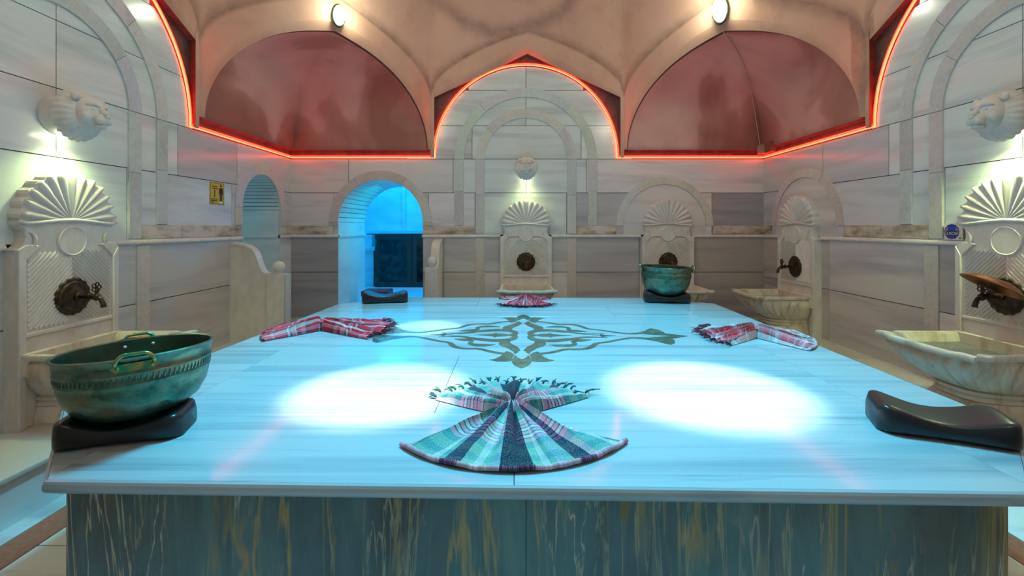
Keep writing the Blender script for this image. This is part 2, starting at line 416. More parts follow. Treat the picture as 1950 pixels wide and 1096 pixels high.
def wall(name, T, u0, u1, uc, opens, lower_cuts, upper_cuts, skip=(), tones=None, mid_z=.89):
    # backing of bare render, with the openings left out
    mb = MB()
    for poly in pieces(u0, u1, 0, 4.3, opens, uc, False):
        k = len(poly); mb.add([T(u,z,0) for u,z in poly], [tuple(range(k))])
    root = link_mesh(name, mb.V, mb.F, M['render'], recalc=False); root['kind'] = 'structure'
    G = .0035
    rnd = random.Random(hash(name) % 1000 if False else len(name)*7+int(abs(u0)*10))
    def tone():
        t = rnd.random()
        if t < .22: return (.50,.49,.51)
        if t < .45: return (.62,.62,.63)
        return (.76+.05*rnd.random(),.76+.04*rnd.random(),.76+.03*rnd.random())
    def row(z0, z1, cuts):
        for a, b in zip(cuts[:-1], cuts[1:]):
            for poly in pieces(a+G, b-G, z0+G, z1-G, opens, uc):
                uu = [p[0] for p in poly]; zz = [p[1] for p in poly]
                if max(uu)-min(uu) < .02 or max(zz)-min(zz) < .02: continue
                c = tone()
                if tones:
                    um, zm = (min(uu)+max(uu))/2, (min(zz)+max(zz))/2
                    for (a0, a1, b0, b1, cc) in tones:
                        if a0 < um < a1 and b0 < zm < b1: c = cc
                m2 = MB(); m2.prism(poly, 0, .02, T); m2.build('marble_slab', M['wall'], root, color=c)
    for z0, z1, cuts in ((PZ-.02, mid_z, lower_cuts[0]), (mid_z, 1.375, lower_cuts[1])): row(z0, z1, cuts)
    zs = [1.40, 1.98, 2.445, 2.90, 3.387, 3.75]
    for i in range(5): row(zs[i], zs[i+1], upper_cuts[i % len(upper_cuts)])
    return root
def arch_band(T, uc, zs, Rout, wd, zb, root, color=(.85,.86,.84), n1=.034, joints=(45, 135)):
    """tooled stone band: two legs and curved stones, each an own piece"""
    for sgn in (-1, 1):
        a, b = uc+sgn*(Rout-wd), uc+sgn*Rout; lo, hi = min(a,b), max(a,b)
        if zs-zb > .03:
            zz = [zb, zs-.003] if zs-zb < .7 else [zb, zb+(zs-zb)*.52, zs-.003]
            for z0, z1 in zip(zz[:-1], zz[1:]):
                m = MB(); m.prism([(lo,z0+.002),(hi,z0+.002),(hi,z1),(lo,z1)], .015, n1, T, .004); m.build('arch_leg', M['stone'], root, color=tuple(c*random.uniform(.9,1.05) for c in color))
    js = [0]+list(joints)+[180]
    for a0, a1 in zip(js[:-1], js[1:]):
        k = max(6, int((a1-a0)/5)); aa = [radians(a0+.15+(a1-a0-.3)*i/k) for i in range(k+1)]
        V = []; F = []
        for t in aa:
            for r, n in ((Rout, .015), (Rout, n1), (Rout-wd, n1), (Rout-wd, .015)):
                V.append(T(uc+r*cos(t), zs+r*sin(t), n))
        for i in range(k):
            for j in range(4): F.append((i*4+j, i*4+(j+1)%4, (i+1)*4+(j+1)%4, (i+1)*4+j))
        F += [(0,1,2,3), tuple(k*4+j for j in range(4))]
        link_mesh('arch_stone', V, F, M['stone'], root, color=tuple(c*random.uniform(.88,1.05) for c in color))
def strip(T, u0, u1, z0, z1, root, name='stone_strip', m='stone', n1=.032, color=(.85,.86,.84)):
    mb = MB(); mb.prism([(u0,z0),(u1,z0),(u1,z1),(u0,z1)], .015, n1, T, .003); return mb.build(name, M[m], root, color=color)
def rail(T, u0, u1, root):
    prof = [(.0,1.362),(.034,1.366),(.044,1.372),(.046,1.384),(.040,1.398),(.030,1.406),(.0,1.408)]
    V = [T(u, z, n) for u in (u0, u1) for n, z in prof]; k = len(prof)
    F = [(i, i+1, k+i+1, k+i) for i in range(k-1)]+[tuple(range(k)), tuple(range(k, 2*k))]
    o = link_mesh('marble_rail', V, F, M['carved'], root); smooth_angle(o, 50)

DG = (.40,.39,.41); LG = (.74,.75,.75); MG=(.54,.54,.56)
# ------------------------------------------------------------------ floor, platform, far room
fl = MB(); fl.box(XL-1.3, XR+.3, YF-.2, 9.3, -.06, -.004); floor = fl.build('floor', M['grout']); floor['kind'] = 'structure'
BX0, BX1 = -2.27, 2.27   # brown border strip lines (left, right)
def tile(x0,x1,y0,y1,m='tile'):
    b = MB(); b.box(x0+.003,x1-.003,y0+.003,y1-.003,-.004,0.0); b.build('floor_tile' if m=='tile' else 'border_stone', M[m], floor)
ys = [YF+.0, .62, 1.30, 1.98, 2.66, 3.34, 4.02, 4.70, 5.45]
for y0, y1 in zip(ys[:-1], ys[1:]):
    tile(-2.57, BX0-.17, y0, y1); tile(BX0-.17, BX0, y0, y1, 'brown')
    tile(BX1, BX1+.17, y0, y1, 'brown'); tile(BX1+.17, 2.89, y0, y1)
    tile(BX0, -1.3, y0+.2, y1+.2) if y1+.2 < 5.6 else None
    tile(1.35, BX1, y0+.2, y1+.2) if y1+.2 < 5.6 else None
for x0, x1 in ((-1.3,-.65),(-.65,0),(0,.65),(.65,1.35)): tile(x0,x1,YF,1.35); tile(x0,x1,5.2,5.7)
# raised platform running round the walls with projecting lip
pf = MB()
W_ = .56
for (x0,x1,y0,y1) in ((XL,XL+W_,YF,YB),(XR-W_,XR,YF,YB),(XL+W_,XR-W_,YB-W_,YB)):
    pf.box(x0,x1,y0,y1,-.01,PZ-.045)
plat = pf.build('platform', M['passage']); plat['kind'] = 'structure'
def platform_slab(x0,x1,y0,y1, ex):  # thick bullnosed top slab; ex = lip side
    b = MB(); lx0 = x0-(.03 if 'w' in ex else 0); lx1 = x1+(.03 if 'e' in ex else 0); ly0 = y0-(.03 if 's' in ex else 0)
    b.box(lx0,lx1,ly0,y1,PZ-.030,PZ)
    o = b.build('platform_slab', M['wall'], plat, color=(.66,.64,.60))
    md = o.modifiers.new('b','BEVEL'); md.width = .008; md.segments = 2
    b = MB(); b.box(lx0+(.012 if 'w' in ex else 0),lx1-(.012 if 'e' in ex else 0),ly0+(.012 if 's' in ex else 0),y1,PZ-.048,PZ-.030); b.build('lip_moulding', M['carved'], plat)
yy = [YF, 1.0, 2.1, 3.2, 4.3, YB-W_]
for a, b_ in zip(yy[:-1], yy[1:]):
    platform_slab(XL, XL+W_, a+.002, b_-.002, 'e'); platform_slab(XR-W_, XR, a+.002, b_-.002, 'w')
xx = [XL, -2.45, -1.25, -.0, 1.2, 2.3, XR]
for a, b_ in zip(xx[:-1], xx[1:]): platform_slab(a+.002, b_-.002, YB-W_+.002, YB, 's')

# ------------------------------------------------------------------ walls
DU, DR, DZ = -1.859, .583, 1.575       # doorway in the back wall
LU, LR, LZ = 5.60, .42, 1.73           # doorway in the left wall
UC = .14
ucuts = [[XL, -2.5, -1.9, -1.2, -.56, UC+.56, 1.09, 1.9, 2.7, XR], [XL, -2.3, -.86, UC, .97, XR], [XL, -1.5, -.6, .9, 1.6, XR], [XL, UC, XR], [XL, UC, XR]]
wb = wall('wall_back', Tback, XL, XR, UC, [(DU, DR, DZ)],
     [[XL, DU-DR, DU+DR, -.99, -.50, 0.0, .8, 1.7, 2.45, XR], [XL, DU-DR, DU+DR, -.99, -.50, .8, 1.7, 2.45, XR]], ucuts,
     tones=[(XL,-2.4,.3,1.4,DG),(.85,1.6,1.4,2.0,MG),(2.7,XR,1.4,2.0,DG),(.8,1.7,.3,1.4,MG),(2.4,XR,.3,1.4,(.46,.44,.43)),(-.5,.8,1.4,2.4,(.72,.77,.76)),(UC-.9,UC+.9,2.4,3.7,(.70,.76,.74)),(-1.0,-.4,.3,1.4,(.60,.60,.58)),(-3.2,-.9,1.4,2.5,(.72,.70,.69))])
def side_cuts(): return [[YF, 1.1, 1.9, 2.53, 3.65, 4.07, 5.0, YB], [YF, 1.7, 3.09, 4.2, 5.1, YB], [YF, 1.7, 2.4, 3.09, 4.4, YB], [YF, 3.09, YB], [YF, 3.09, YB]]
wl = wall('wall_left', Tleft, YF, YB, CY, [(LU, LR, LZ)],
     [[YF, 1.3, 2.4, 3.75, 4.97, LU-LR, LU+LR, YB], [YF, 1.3, 2.4, 3.75, 4.97, LU-LR, LU+LR, YB]], side_cuts(),
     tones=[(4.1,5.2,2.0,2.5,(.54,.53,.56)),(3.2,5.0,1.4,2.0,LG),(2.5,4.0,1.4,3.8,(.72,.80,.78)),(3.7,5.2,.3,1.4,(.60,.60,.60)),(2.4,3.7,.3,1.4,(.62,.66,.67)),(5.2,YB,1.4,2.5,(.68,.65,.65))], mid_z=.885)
wr = wall('wall_right', Tright, YF, YB, CY, [],
     [[YF, 1.3, 2.8, 3.7, 5.0, YB], [YF, 1.3, 2.8, 3.7, 5.0, YB]], side_cuts(),
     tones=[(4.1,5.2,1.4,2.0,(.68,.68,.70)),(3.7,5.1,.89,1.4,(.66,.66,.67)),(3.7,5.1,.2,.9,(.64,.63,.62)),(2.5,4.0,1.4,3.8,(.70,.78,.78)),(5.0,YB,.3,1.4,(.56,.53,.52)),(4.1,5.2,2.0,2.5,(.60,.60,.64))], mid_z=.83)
wf = wall('wall_front', Tfront, XL, XR, UC, [], [[XL, -1.5, 0, 1.5, XR]]*2, [[XL, -1.5, UC, 1.5, XR]], tones=[(XL,XR,0,4,(.56,.58,.57))])
SC = (.82,.82,.81)
for T, uc, root, lo, hi in ((Tback, UC, wb, None, None), (Tleft, CY, wl, None, None), (Tright, CY, wr, None, None), (Tfront, UC, wf, None, None)):
    arch_band(T, uc, NZ-.02, .978, .123, 1.53, root, SC, joints=(50, 95, 130))
    arch_band(T, uc, NZ-.02, .692, .123, 1.415, root, SC, joints=(38, 142))
arch_band(Tback, DU, DZ, DR+.125, .125, 1.53, wb, (.80,.74,.70), joints=(60,120))
arch_band(Tback, 2.045, 1.53, .667, .10, 1.53, wb, (.84,.83,.81), joints=(50,125))
arch_band(Tleft, LU, LZ, LR+.13, .13, 1.53, wl, (.84,.82,.79), joints=(70,110))
arch_band(Tright, 5.44, 1.53, .667, .10, 1.53, wr, (.84,.82,.80), joints=(55,120))
# smooth pale panels inside the small blind arches
for T, uc, root in ((Tback, 2.045, wb), (Tright, 5.44, wr)):
    mb = MB(); poly = [(uc+.565*cos(radians(a)), 1.53+.565*sin(radians(a))) for a in range(0,181,6)]+[(uc-.565,1.41),(uc+.565,1.41)]
    mb.prism(poly, .012, .024, T); mb.build('arch_panel', M['wall'], root, color=(.72,.70,.68))
# stained stone band above the rail, rails, lower strips
def bands(T, root, spans, strips):
    for a, b in spans:
        k = max(1, round((b-a)/.55))
        for i in range(k): strip(T, a+(b-a)*i/k+.002, a+(b-a)*(i+1)/k-.002, 1.412, 1.528, root, 'band_stone', 'stained', .030)
    for a, b in strips: strip(T, a, b, PZ, 1.36, root, 'stone_strip', 'stone', .030, (.80,.78,.74))
bands(Tback, wb, [(XL, DU-DR-.125), (DU+DR, UC-.692), (UC+.692, 2.045-.667), (2.045+.667, XR)], [(UC-.692,UC-.569),(UC+.569,UC+.692)])
bands(Tleft, wl, [(YF, CY-.692), (CY+.692, LU-LR-.01), (LU+LR+.01, YB)], [(3.74,3.87),(CY-.79,CY-.66)])
bands(Tright, wr, [(YF, CY-.692), (CY+.692, 5.44-.667), (5.44+.667, YB)], [(3.70,3.83),(CY-.79,CY-.66)])
for T, root, spans in ((Tback, wb, [(XL, DU-DR), (DU+DR, UC-.352), (UC+.352, 2.07-.352), (2.07+.352, XR)]),
                       (Tleft, wl, [(YF, 3.12-.352), (3.12+.352, LU-LR), (LU+LR, YB)]),
                       (Tright, wr, [(YF, 3.12-.352), (3.12+.352, 5.47-.352), (5.47+.352, YB)])):
    for a, b in spans: rail(T, a, b, root)

# passages
def passage(name, T, uc, R, zs, depth, close, root):
    """jambs and a ribbed barrel vault running back from the wall"""
    V = []; F = []
    def strip_(pts):
        b = len(V)
        for u, z in pts: V.extend([T(u,z,.02), T(u,z,-depth)])
        for i in range(len(pts)-1): F.append((b+2*i, b+2*i+1, b+2*i+3, b+2*i+2))
    strip_([(uc-R, 0), (uc-R, zs)]); strip_([(uc+R, 0), (uc+R, zs)])
    jm = link_mesh(name, V, F, M['passage'], recalc=False); jm['kind'] = 'structure'
    NR = 26
    for i in range(NR):
        a0, a1 = pi*i/NR, pi*(i+1)/NR; g = .010/R*.5
        mb = MB(); P = []
        for a in (a0+g, (a0+a1)/2, a1-g): P.append((uc+(R-.002)*cos(a), zs+(R-.002)*sin(a)))
        Q = [(uc+(R+.03)*cos(a), zs+(R+.03)*sin(a)) for a in (a1, a0)]
        mb.prism(P+Q, -depth, .012, T); mb.build('vault_course', M['passage'], jm)
    V = []; F = []
    b = MB(); pts = [(uc+(R+.02)*cos(pi*i/20), zs+(R+.02)*sin(pi*i/20)) for i in range(21)]
    for u, z in pts: V.extend([T(u,z,0), T(u,z,-depth)])
    for i in range(20): F.append((2*i,2*i+1,2*i+3,2*i+2))
    link_mesh('vault_backing', V, F, M['render'], jm, recalc=False)
    b = MB(); b.prism([(uc-R,.0),(uc+R,.0),(uc+R,PZ),(uc-R,PZ)], -depth, 0, T); b.build('passage_step', M['passage'], jm)
    for s in (-1, 1): 
        u0 = uc+s*R; b = MB(); b.prism([(u0,1.37),(u0-s*.02,1.37),(u0-s*.02,1.40),(u0,1.40)], -depth, .0, T); b.build('jamb_rail', M['passage'], jm)
    if close:
        b = MB(); b.prism([(uc-R-.1,0),(uc+R+.1,0),(uc+R+.1,zs+R+.1),(uc-R-.1,zs+R+.1)], -depth-.05, -depth, T); b.build('end_wall', M['passage'], jm)
    return jm
p1 = passage('passage_back', Tback, DU, DR, DZ, 1.10, False, wb)
p2 = passage('passage_left', Tleft, LU, LR, LZ, 1.0, True, wl)
# far room behind the doorway
fr = MB(); X0, X1, Y0, Y1, Z1 = -5.2, -.2, YB+1.10, 9.2, 3.3
def quad(a,b,c,d): fr.add([a,b,c,d], [(0,1,2,3)])
quad((X0,Y1,0),(X1,Y1,0),(X1,Y1,Z1),(X0,Y1,Z1)); quad((X0,Y0,0),(X0,Y1,0),(X0,Y1,Z1),(X0,Y0,Z1)); quad((X1,Y0,0),(X1,Y1,0),(X1,Y1,Z1),(X1,Y0,Z1)); quad((X0,Y0,Z1),(X1,Y0,Z1),(X1,Y1,Z1),(X0,Y1,Z1))
quad((X0,Y0,PZ),(X1,Y0,PZ),(X1,Y1,PZ),(X0,Y1,PZ))
for poly in pieces(X0, X1, 0, Z1, [(DU, DR, DZ)], 0, False): fr.add([Vector((u,Y0,z)) for u,z in poly], [tuple(range(len(poly)))])
far = link_mesh('wall_far_room', fr.V, fr.F, M['passage'], recalc=False); far['kind'] = 'structure'
b = MB(); b.box(-2.98,-2.76,8.92,9.2,PZ,1.05); b.box(-3.02,-2.72,8.88,9.2,1.05,1.12); b.box(-2.94,-2.80,8.95,9.2,1.12,1.36); b.build('pilaster', M['passage'], far)
b = MB(); b.box(-3.3,-.3,9.1,9.2,1.38,1.44); b.box(-2.25,-2.19,9.12,9.2,1.44,3.2); b.build('cornice', M['passage'], far)
b = MB(); b.box(-2.95,-.9,8.75,9.2,PZ,.36); b.build('plinth', M['passage'], far)

# ------------------------------------------------------------------ dome, squinches and plaster arches
A = 3.25; H8 = A*math.tan(pi/8)
def pt(k, u, z, n=0):
    a = k*pi/4; d = Vector((cos(a), sin(a), 0)); t = Vector((-sin(a), cos(a), 0)); s = (A-n)/A
    return Vector((CX, CY, z))+d*(A-n)+t*(u*s)
def pointed(t, k=.32): t = min(1, abs(t)); return (1-k)*sqrt(max(0,1-t*t))+k*(1-t)
def squ(t): t = min(1, t); return .74*sqrt(max(0,1-t**2.7))+.26*(1-t)
def Ci(k, u):
    if k % 2 == 0: return NZ+max(1.295*sqrt(max(0,1-(u/1.295)**2)), 1.42-.46*abs(u))
    return 2.57+1.22*squ(abs(u)/1.30)
def Co(u): return 3.35+.80*pointed(u/H8, .42)
def nn(z): return .05+.09*max(0, min(1, (z-3.35)/.8))
ceil = bpy.data.objects.new('ceiling', None); COL.objects.link(ceil); ceil['kind'] = 'structure'
US = [-H8+(2*H8)*i/64 for i in range(65)]
US = sorted(set([round(u,5) for u in US]+[-1.285,-1.283,1.283,1.295,-1.295,-1.30,-1.298,1.298,1.30]+[s*(1.295-.0008*2**i) for i in range(7) for s in (-1,1)]))
for k in range(8):
    V = []; F = []; At = []
    for u in US:
        w_ = 1.295 if k % 2 == 0 else 1.30
        zi = Ci(k, u) if abs(u) < w_ else (NZ if k%2==0 else 2.57)
        zo = Co(u)
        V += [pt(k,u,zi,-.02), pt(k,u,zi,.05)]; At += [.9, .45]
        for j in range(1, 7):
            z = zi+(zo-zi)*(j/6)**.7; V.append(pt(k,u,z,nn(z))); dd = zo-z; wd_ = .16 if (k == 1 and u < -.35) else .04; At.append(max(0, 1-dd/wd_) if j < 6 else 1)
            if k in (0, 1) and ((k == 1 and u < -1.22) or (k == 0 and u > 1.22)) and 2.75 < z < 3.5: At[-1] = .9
    for i in range(len(US)-1):
        for j in range(7): F.append((i*8+j, i*8+j+1, (i+1)*8+j+1, (i+1)*8+j))
    ab = link_mesh('arch_band', V, F, M['plaster'], ceil, attr=At, recalc=False); ab.data.materials.append(M['render'])
    for i in range(0, len(F), 7): ab.data.polygons[i].material_index = 1
    if k % 2:   # squinch shell in the corner
        V = []; F = []; At = []; NS = 26; NU = 33
        for i in range(NS+1):
            t = cos(pi/2*i/NS) ; w_ = 1.30*t if i < NS else .001
            z = 2.57+1.22*squ(t if i < NS else 0); bl = min(1, (i/NS)**1.3*1.25)
            for j in range(NU):
                u = -w_+2*w_*j/(NU-1); q = min(1, abs(u)/max(w_,1e-4))
                dp = w_*((1-bl)*(1-q)+bl*.95*sqrt(max(0,1-q*q)))*.985
                V.append(pt(k,0,z,0)+ (Vector((cos(k*pi/4),sin(k*pi/4),0))*dp) + Vector((-sin(k*pi/4),cos(k*pi/4),0))*u)
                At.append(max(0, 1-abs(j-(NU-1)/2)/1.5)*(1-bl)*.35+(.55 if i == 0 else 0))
        for i in range(NS):
            for j in range(NU-1): F.append((i*NU+j, i*NU+j+1, (i+1)*NU+j+1, (i+1)*NU+j))
        # underside lip back to the wall
        b0 = len(V); mid = (NU-1)//2
        for j in range(NU):
            u = -1.33+2.66*j/(NU-1); dp = 1.36-abs(u)+.01
            V.append(pt(k,0,2.55,0)+Vector((cos(k*pi/4),sin(k*pi/4),0))*dp+Vector((-sin(k*pi/4),cos(k*pi/4),0))*u); At.append(.9)
        for j in range(NU-1): F.append((j, j+1, b0+j+1, b0+j))
        o = link_mesh('squinch', V, F, M['rose'], ceil, attr=At, recalc=False); o.data.materials.append(M['render'])
        for i in range(len(F)-(NU-1), len(F)): o.data.polygons[i].material_index = 1
        smooth_angle(o, 40)
R2 = 12.57; Z0 = 2.625
PEEL = [Vector((CX+rr*cos(radians(a_)), CY+rr*sin(radians(a_)))) for a_, rr in [(128,2.70),(120,2.92),(112,3.05),(106,3.09),(99,3.11),(93,3.10),(88,3.07),(82,3.0),(76,2.9),(70,2.75)]]
def peel(x, y):   # stain left by the edge of the peeling coat
    q = Vector((x, y)); best = 9
    if y < CY+1.5: return 0
    for a_, b_ in zip(PEEL[:-1], PEEL[1:]):
        d = b_-a_; t = max(0, min(1, (q-a_).dot(d)/d.dot(d))); best = min(best, (q-a_-d*t).length)
    return .8*math.exp(-(best/.045)**2)
V = []; F = []; At = []; NRG = 90
az = [(k, u) for k in range(8) for u in US[:-1]]
for i in range(NRG+1):
    s = (i/NRG)**1.3
    for k, u in az:
        z = Co(u); p = pt(k, u, z, nn(z)); r0 = sqrt((p.x-CX)**2+(p.y-CY)**2); r = r0*(1-s)
        zz = Z0+sqrt(max(0,R2-r*r))+(z-(Z0+sqrt(max(0,R2-r0*r0))))*(1-s)**5
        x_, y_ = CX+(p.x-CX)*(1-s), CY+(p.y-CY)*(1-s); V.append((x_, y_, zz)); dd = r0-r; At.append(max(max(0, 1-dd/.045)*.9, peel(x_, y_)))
n_ = len(az)
for i in range(NRG):
    for j in range(n_): F.append((i*n_+j, i*n_+(j+1)%n_, (i+1)*n_+(j+1)%n_, (i+1)*n_+j))
o = link_mesh('dome', V, F, M['plaster'], ceil, attr=At, recalc=False); o.data.polygons.foreach_set('use_smooth', [True]*len(o.data.polygons))
# irregular raised edge of the peeling coat high on the dome
def dome_pt(x, y, off=.0):
    r = sqrt((x-CX)**2+(y-CY)**2); return Vector((x, y, Z0+sqrt(max(0,R2-r*r))-off))
# ------------------------------------------------------------------ the heated stone table
CORN = [(-1.845,4.79),(-1.30,5.22),(1.55,5.20),(2.08,4.81),(2.02,1.86),(1.55,1.388),(-1.486,1.458),(-1.976,2.01)]
table = empty('heated_stone_platform', (0,0,0)); tag(table, 'large octagonal heated stone platform with white marble top and dark veined sides', 'stone platform')
def clip(poly, a, b, c):   # keep a*x+b*y<=c
    out = []
    for i in range(len(poly)):
        p, q = poly[i], poly[(i+1)%len(poly)]; fp = a*p[0]+b*p[1]-c; fq = a*q[0]+b*q[1]-c
        if fp <= 0: out.append(p)
        if fp*fq < 0: t = fp/(fp-fq); out.append((p[0]+(q[0]-p[0])*t, p[1]+(q[1]-p[1])*t))
    return out
Tz = lambda u,z,n: Vector((u, z, n))      # polygon in plan, extruded upward
def top_slab(poly, name='marble_slab'):
    poly = [p for i, p in enumerate(poly) if (Vector(p)-Vector(poly[i-1])).length > .004]
    mb = MB(); mb.prism(inset(poly, .0012), TZ-.042, TZ, Tz)
    o = mb.build(name, M['table'], table); md = o.modifiers.new('b','BEVEL'); md.width = .0008; md.segments = 1
    return o
IL, IR = -1.53, 1.62
edge = [tuple(p) for p in CORN]
inn = edge
def lineclip(poly, x=None, side=1, y=None):
    if x is not None: return clip(poly, side, .0, side*x) 
    return clip(poly, 0, side, side*y)
left = clip(edge, 1, .02, IL+.02*3); right = clip(edge, -1, .02, -IR+.02*3)
mid = clip(clip(edge, -1, -.02, -IL-.02*3), 1, -.02, IR-.02*3)
for y0, y1 in ((0,3.0),(3.0,4.3),(4.3,6)):
    for side in (left, right):
        top_slab(clip(clip(side, 0,-1,-y0), 0,1,y1))
for y0, y1, cuts in ((0,1.98,[-3,-.005,3]),(1.98,2.85,[-3,-.35,3]),(2.85,4.1,[-3,3]),(4.1,4.62,[-3,.9,3]),(4.62,6,[-3,-.4,3])):
    for a, b_ in zip(cuts[:-1], cuts[1:]):
        pl = clip(clip(clip(clip(mid, 0,-1,-y0), 0,1,y1), -1,0,-a), 1,0,b_)
        if len(pl) > 2: top_slab(pl)
# rounded edge strip around the rim
rim = MB(); k = 8
for i in range(8):
    a, b_ = Vector(CORN[i]), Vector(CORN[(i+1)%8])
prof = [(0,0),(.007,-.004),(.011,-.012),(.013,-.022),(.011,-.034),(.004,-.042)]
outs = [inset(CORN, -p[0]) for p in prof]
V = []; F = []
for oi_, (p, ring) in enumerate(zip(prof, outs)):
    for (x, y) in ring: V.append((x, y, TZ+p[1]))
for j in range(len(prof)-1):
    for i in range(8): F.append((j*8+i, j*8+(i+1)%8, (j+1)*8+(i+1)%8, (j+1)*8+i))
o = link_mesh('rounded_edge', V, F, M['table'], table)
# base panels
bp = inset(CORN, .042)
for i in range(8):
    a, b_ = Vector(bp[i]), Vector(bp[(i+1)%8]); L = (b_-a).length; nseg = 2 if L > 2.2 else 1
    d = (b_-a).normalized(); nrm = Vector((-d.y, d.x)); 
    ctr = Vector((CX, CY-.1)); 
    if (ctr-a).dot(nrm) < 0: nrm = -nrm
    for s in range(nseg):
        p = a+(b_-a)*(s/nseg)+d*.001; q = a+(b_-a)*((s+1)/nseg)-d*.001
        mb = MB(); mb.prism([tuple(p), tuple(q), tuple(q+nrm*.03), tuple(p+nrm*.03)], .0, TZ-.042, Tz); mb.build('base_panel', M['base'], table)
# flower medallion inlay: traced in plan, one quarter mirrored four ways
def c5(x, y): return on_plane(900+x/6.85, 560+y/6.85)
def c4(x, y): return on_plane(720+x/3.047, 560+y/3.047)
MC = Vector((.052, 3.40)); ROT = radians(1.4)
def loc(p):
    v = Vector(p)-MC; return Vector((v.x*cos(ROT)-v.y*sin(ROT), v.x*sin(ROT)+v.y*cos(ROT)))
def unloc(v):
    c, s = cos(-ROT), sin(-ROT); return MC+Vector((v.x*c-v.y*s, v.x*s+v.y*c))
def stroke(pts, wd):
    P = [Vector(p) for p in pts]
    # chaikin smoothing
    W = list(wd) if isinstance(wd, (list, tuple)) else [wd]*len(P)
    for _ in range(2):
        Q = [P[0]]; X = [W[0]]
        for i in range(len(P)-1):
            Q += [P[i]*.75+P[i+1]*.25, P[i]*.25+P[i+1]*.75]; X += [W[i]*.75+W[i+1]*.25, W[i]*.25+W[i+1]*.75]
        Q.append(P[-1]); X.append(W[-1]); P, W = Q, X
    return P, W
pieces_q = []
def add_stroke(pts, wd): pieces_q.append(('s',)+stroke([loc(p) for p in pts], wd))
def add_poly(pts): pieces_q.append(('p', [Vector((0 if q.x < .012 else q.x, 0 if q.y > -.012 else q.y)) for q in [loc(p) for p in pts]], None))
add_stroke([c4(930,347), c4(1010,338), c4(1085,318), c4(1150,320), c4(1210,317), c4(1245,303), c4(1262,284), c4(1330,278), c4(1400,263), c4(1470,252), c4(1540,254), c4(1600,262)], [.04]*5+[.045,.035]+[.035]*5)
add_poly([c4(1470,255), c4(1550,262), c4(1620,274), c4(1670,288), c4(1700,293), c4(1722,284), c4(1722,268), c4(1705,258), c4(1745,252), c4(1800,243), c4(1700,238), c4(1640,246), c4(1560,252)])
add_stroke([c5(812,522), c5(760,535), c5(745,560), c5(800,592), c5(950,608), c5(1100,605), c5(1230,590), c4(1120,262), c4(1180,250), c4(1240,248), c4(1330,252)], [.03,.035,.045,.07,.08,.08,.07,.055,.04,.03,.01])
add_stroke([c5(850,605), c5(890,640), c5(850,668), c5(780,690), c5(745,718), c5(712,745)], [.05,.085,.09,.075,.065,.05])
add_poly([c5(712,742), c5(760,752), c5(738,782), c5(690,752)])
add_poly([c5(745,790), c5(790,760), c5(850,747), c5(890,775), c5(925,815), c5(1000,850), c5(1070,862), c5(960,882), c5(850,882), c5(770,872), c5(765,835)])
add_poly([c5(640,850), c5(690,830), c5(735,795), c5(768,850), c5(767,890), c5(735,925), c5(690,948), c5(637,967)])
add_poly([c5(800,519), c5(825,541), c5(900,552), c5(990,556), c5(1020,567), c5(1045,552), c5(1150,545), c5(1290,522), c5(1200,521)])
add_poly([c4(1240,236), c4(1290,242), c4(1300,249), c4(1325,243), c4(1380,238), c4(1320,236)])
add_stroke([c5(1000,660), c5(1100,668), c5(1200,672), c5(1290,665), c5(1340,650), c5(1320,625), c5(1290,612)], [.005,.05,.07,.05,.035,.03,.02])
add_stroke([c5(1290,612), c5(1350,614), c4(1150,270), c4(1190,267), c4(1238,264)], [.02,.03,.06,.06,.005])
for sx in (1, -1):
    for sy in (1, -1):
        for qi, (kind, P, W) in enumerate(pieces_q):
            zt = TZ+.0011+.00007*qi+.00002*((sx > 0)+2*(sy > 0))
            Q = [Vector((p.x*sx, p.y*sy)) for p in P]; mb = MB()
            if kind == 's':
                L = []; Rr = []
                for i, p in enumerate(Q):
                    a = Q[max(0,i-1)]; b_ = Q[min(len(Q)-1,i+1)]; d = (b_-a); d = d.normalized() if d.length > 1e-6 else Vector((1,0)); nv = Vector((-d.y, d.x))*W[i]*.5
                    L.append(unloc(p+nv)); Rr.append(unloc(p-nv))
                V = [(v.x, v.y, zt) for v in L]+[(v.x, v.y, zt) for v in Rr]+[(v.x, v.y, TZ-.002) for v in L]+[(v.x, v.y, TZ-.002) for v in Rr]; k = len(Q)
                F = [(i,i+1,k+i+1,k+i) for i in range(k-1)]+[(i,i+1,2*k+i+1,2*k+i) for i in range(k-1)]+[(k+i,k+i+1,3*k+i+1,3*k+i) for i in range(k-1)]
                mb.add(V, F)
            else:
                mb.prism([tuple(unloc(p)) for p in Q], TZ-.002, zt, Tz)
            mb.build('inlay_piece', M['inlay'], table)

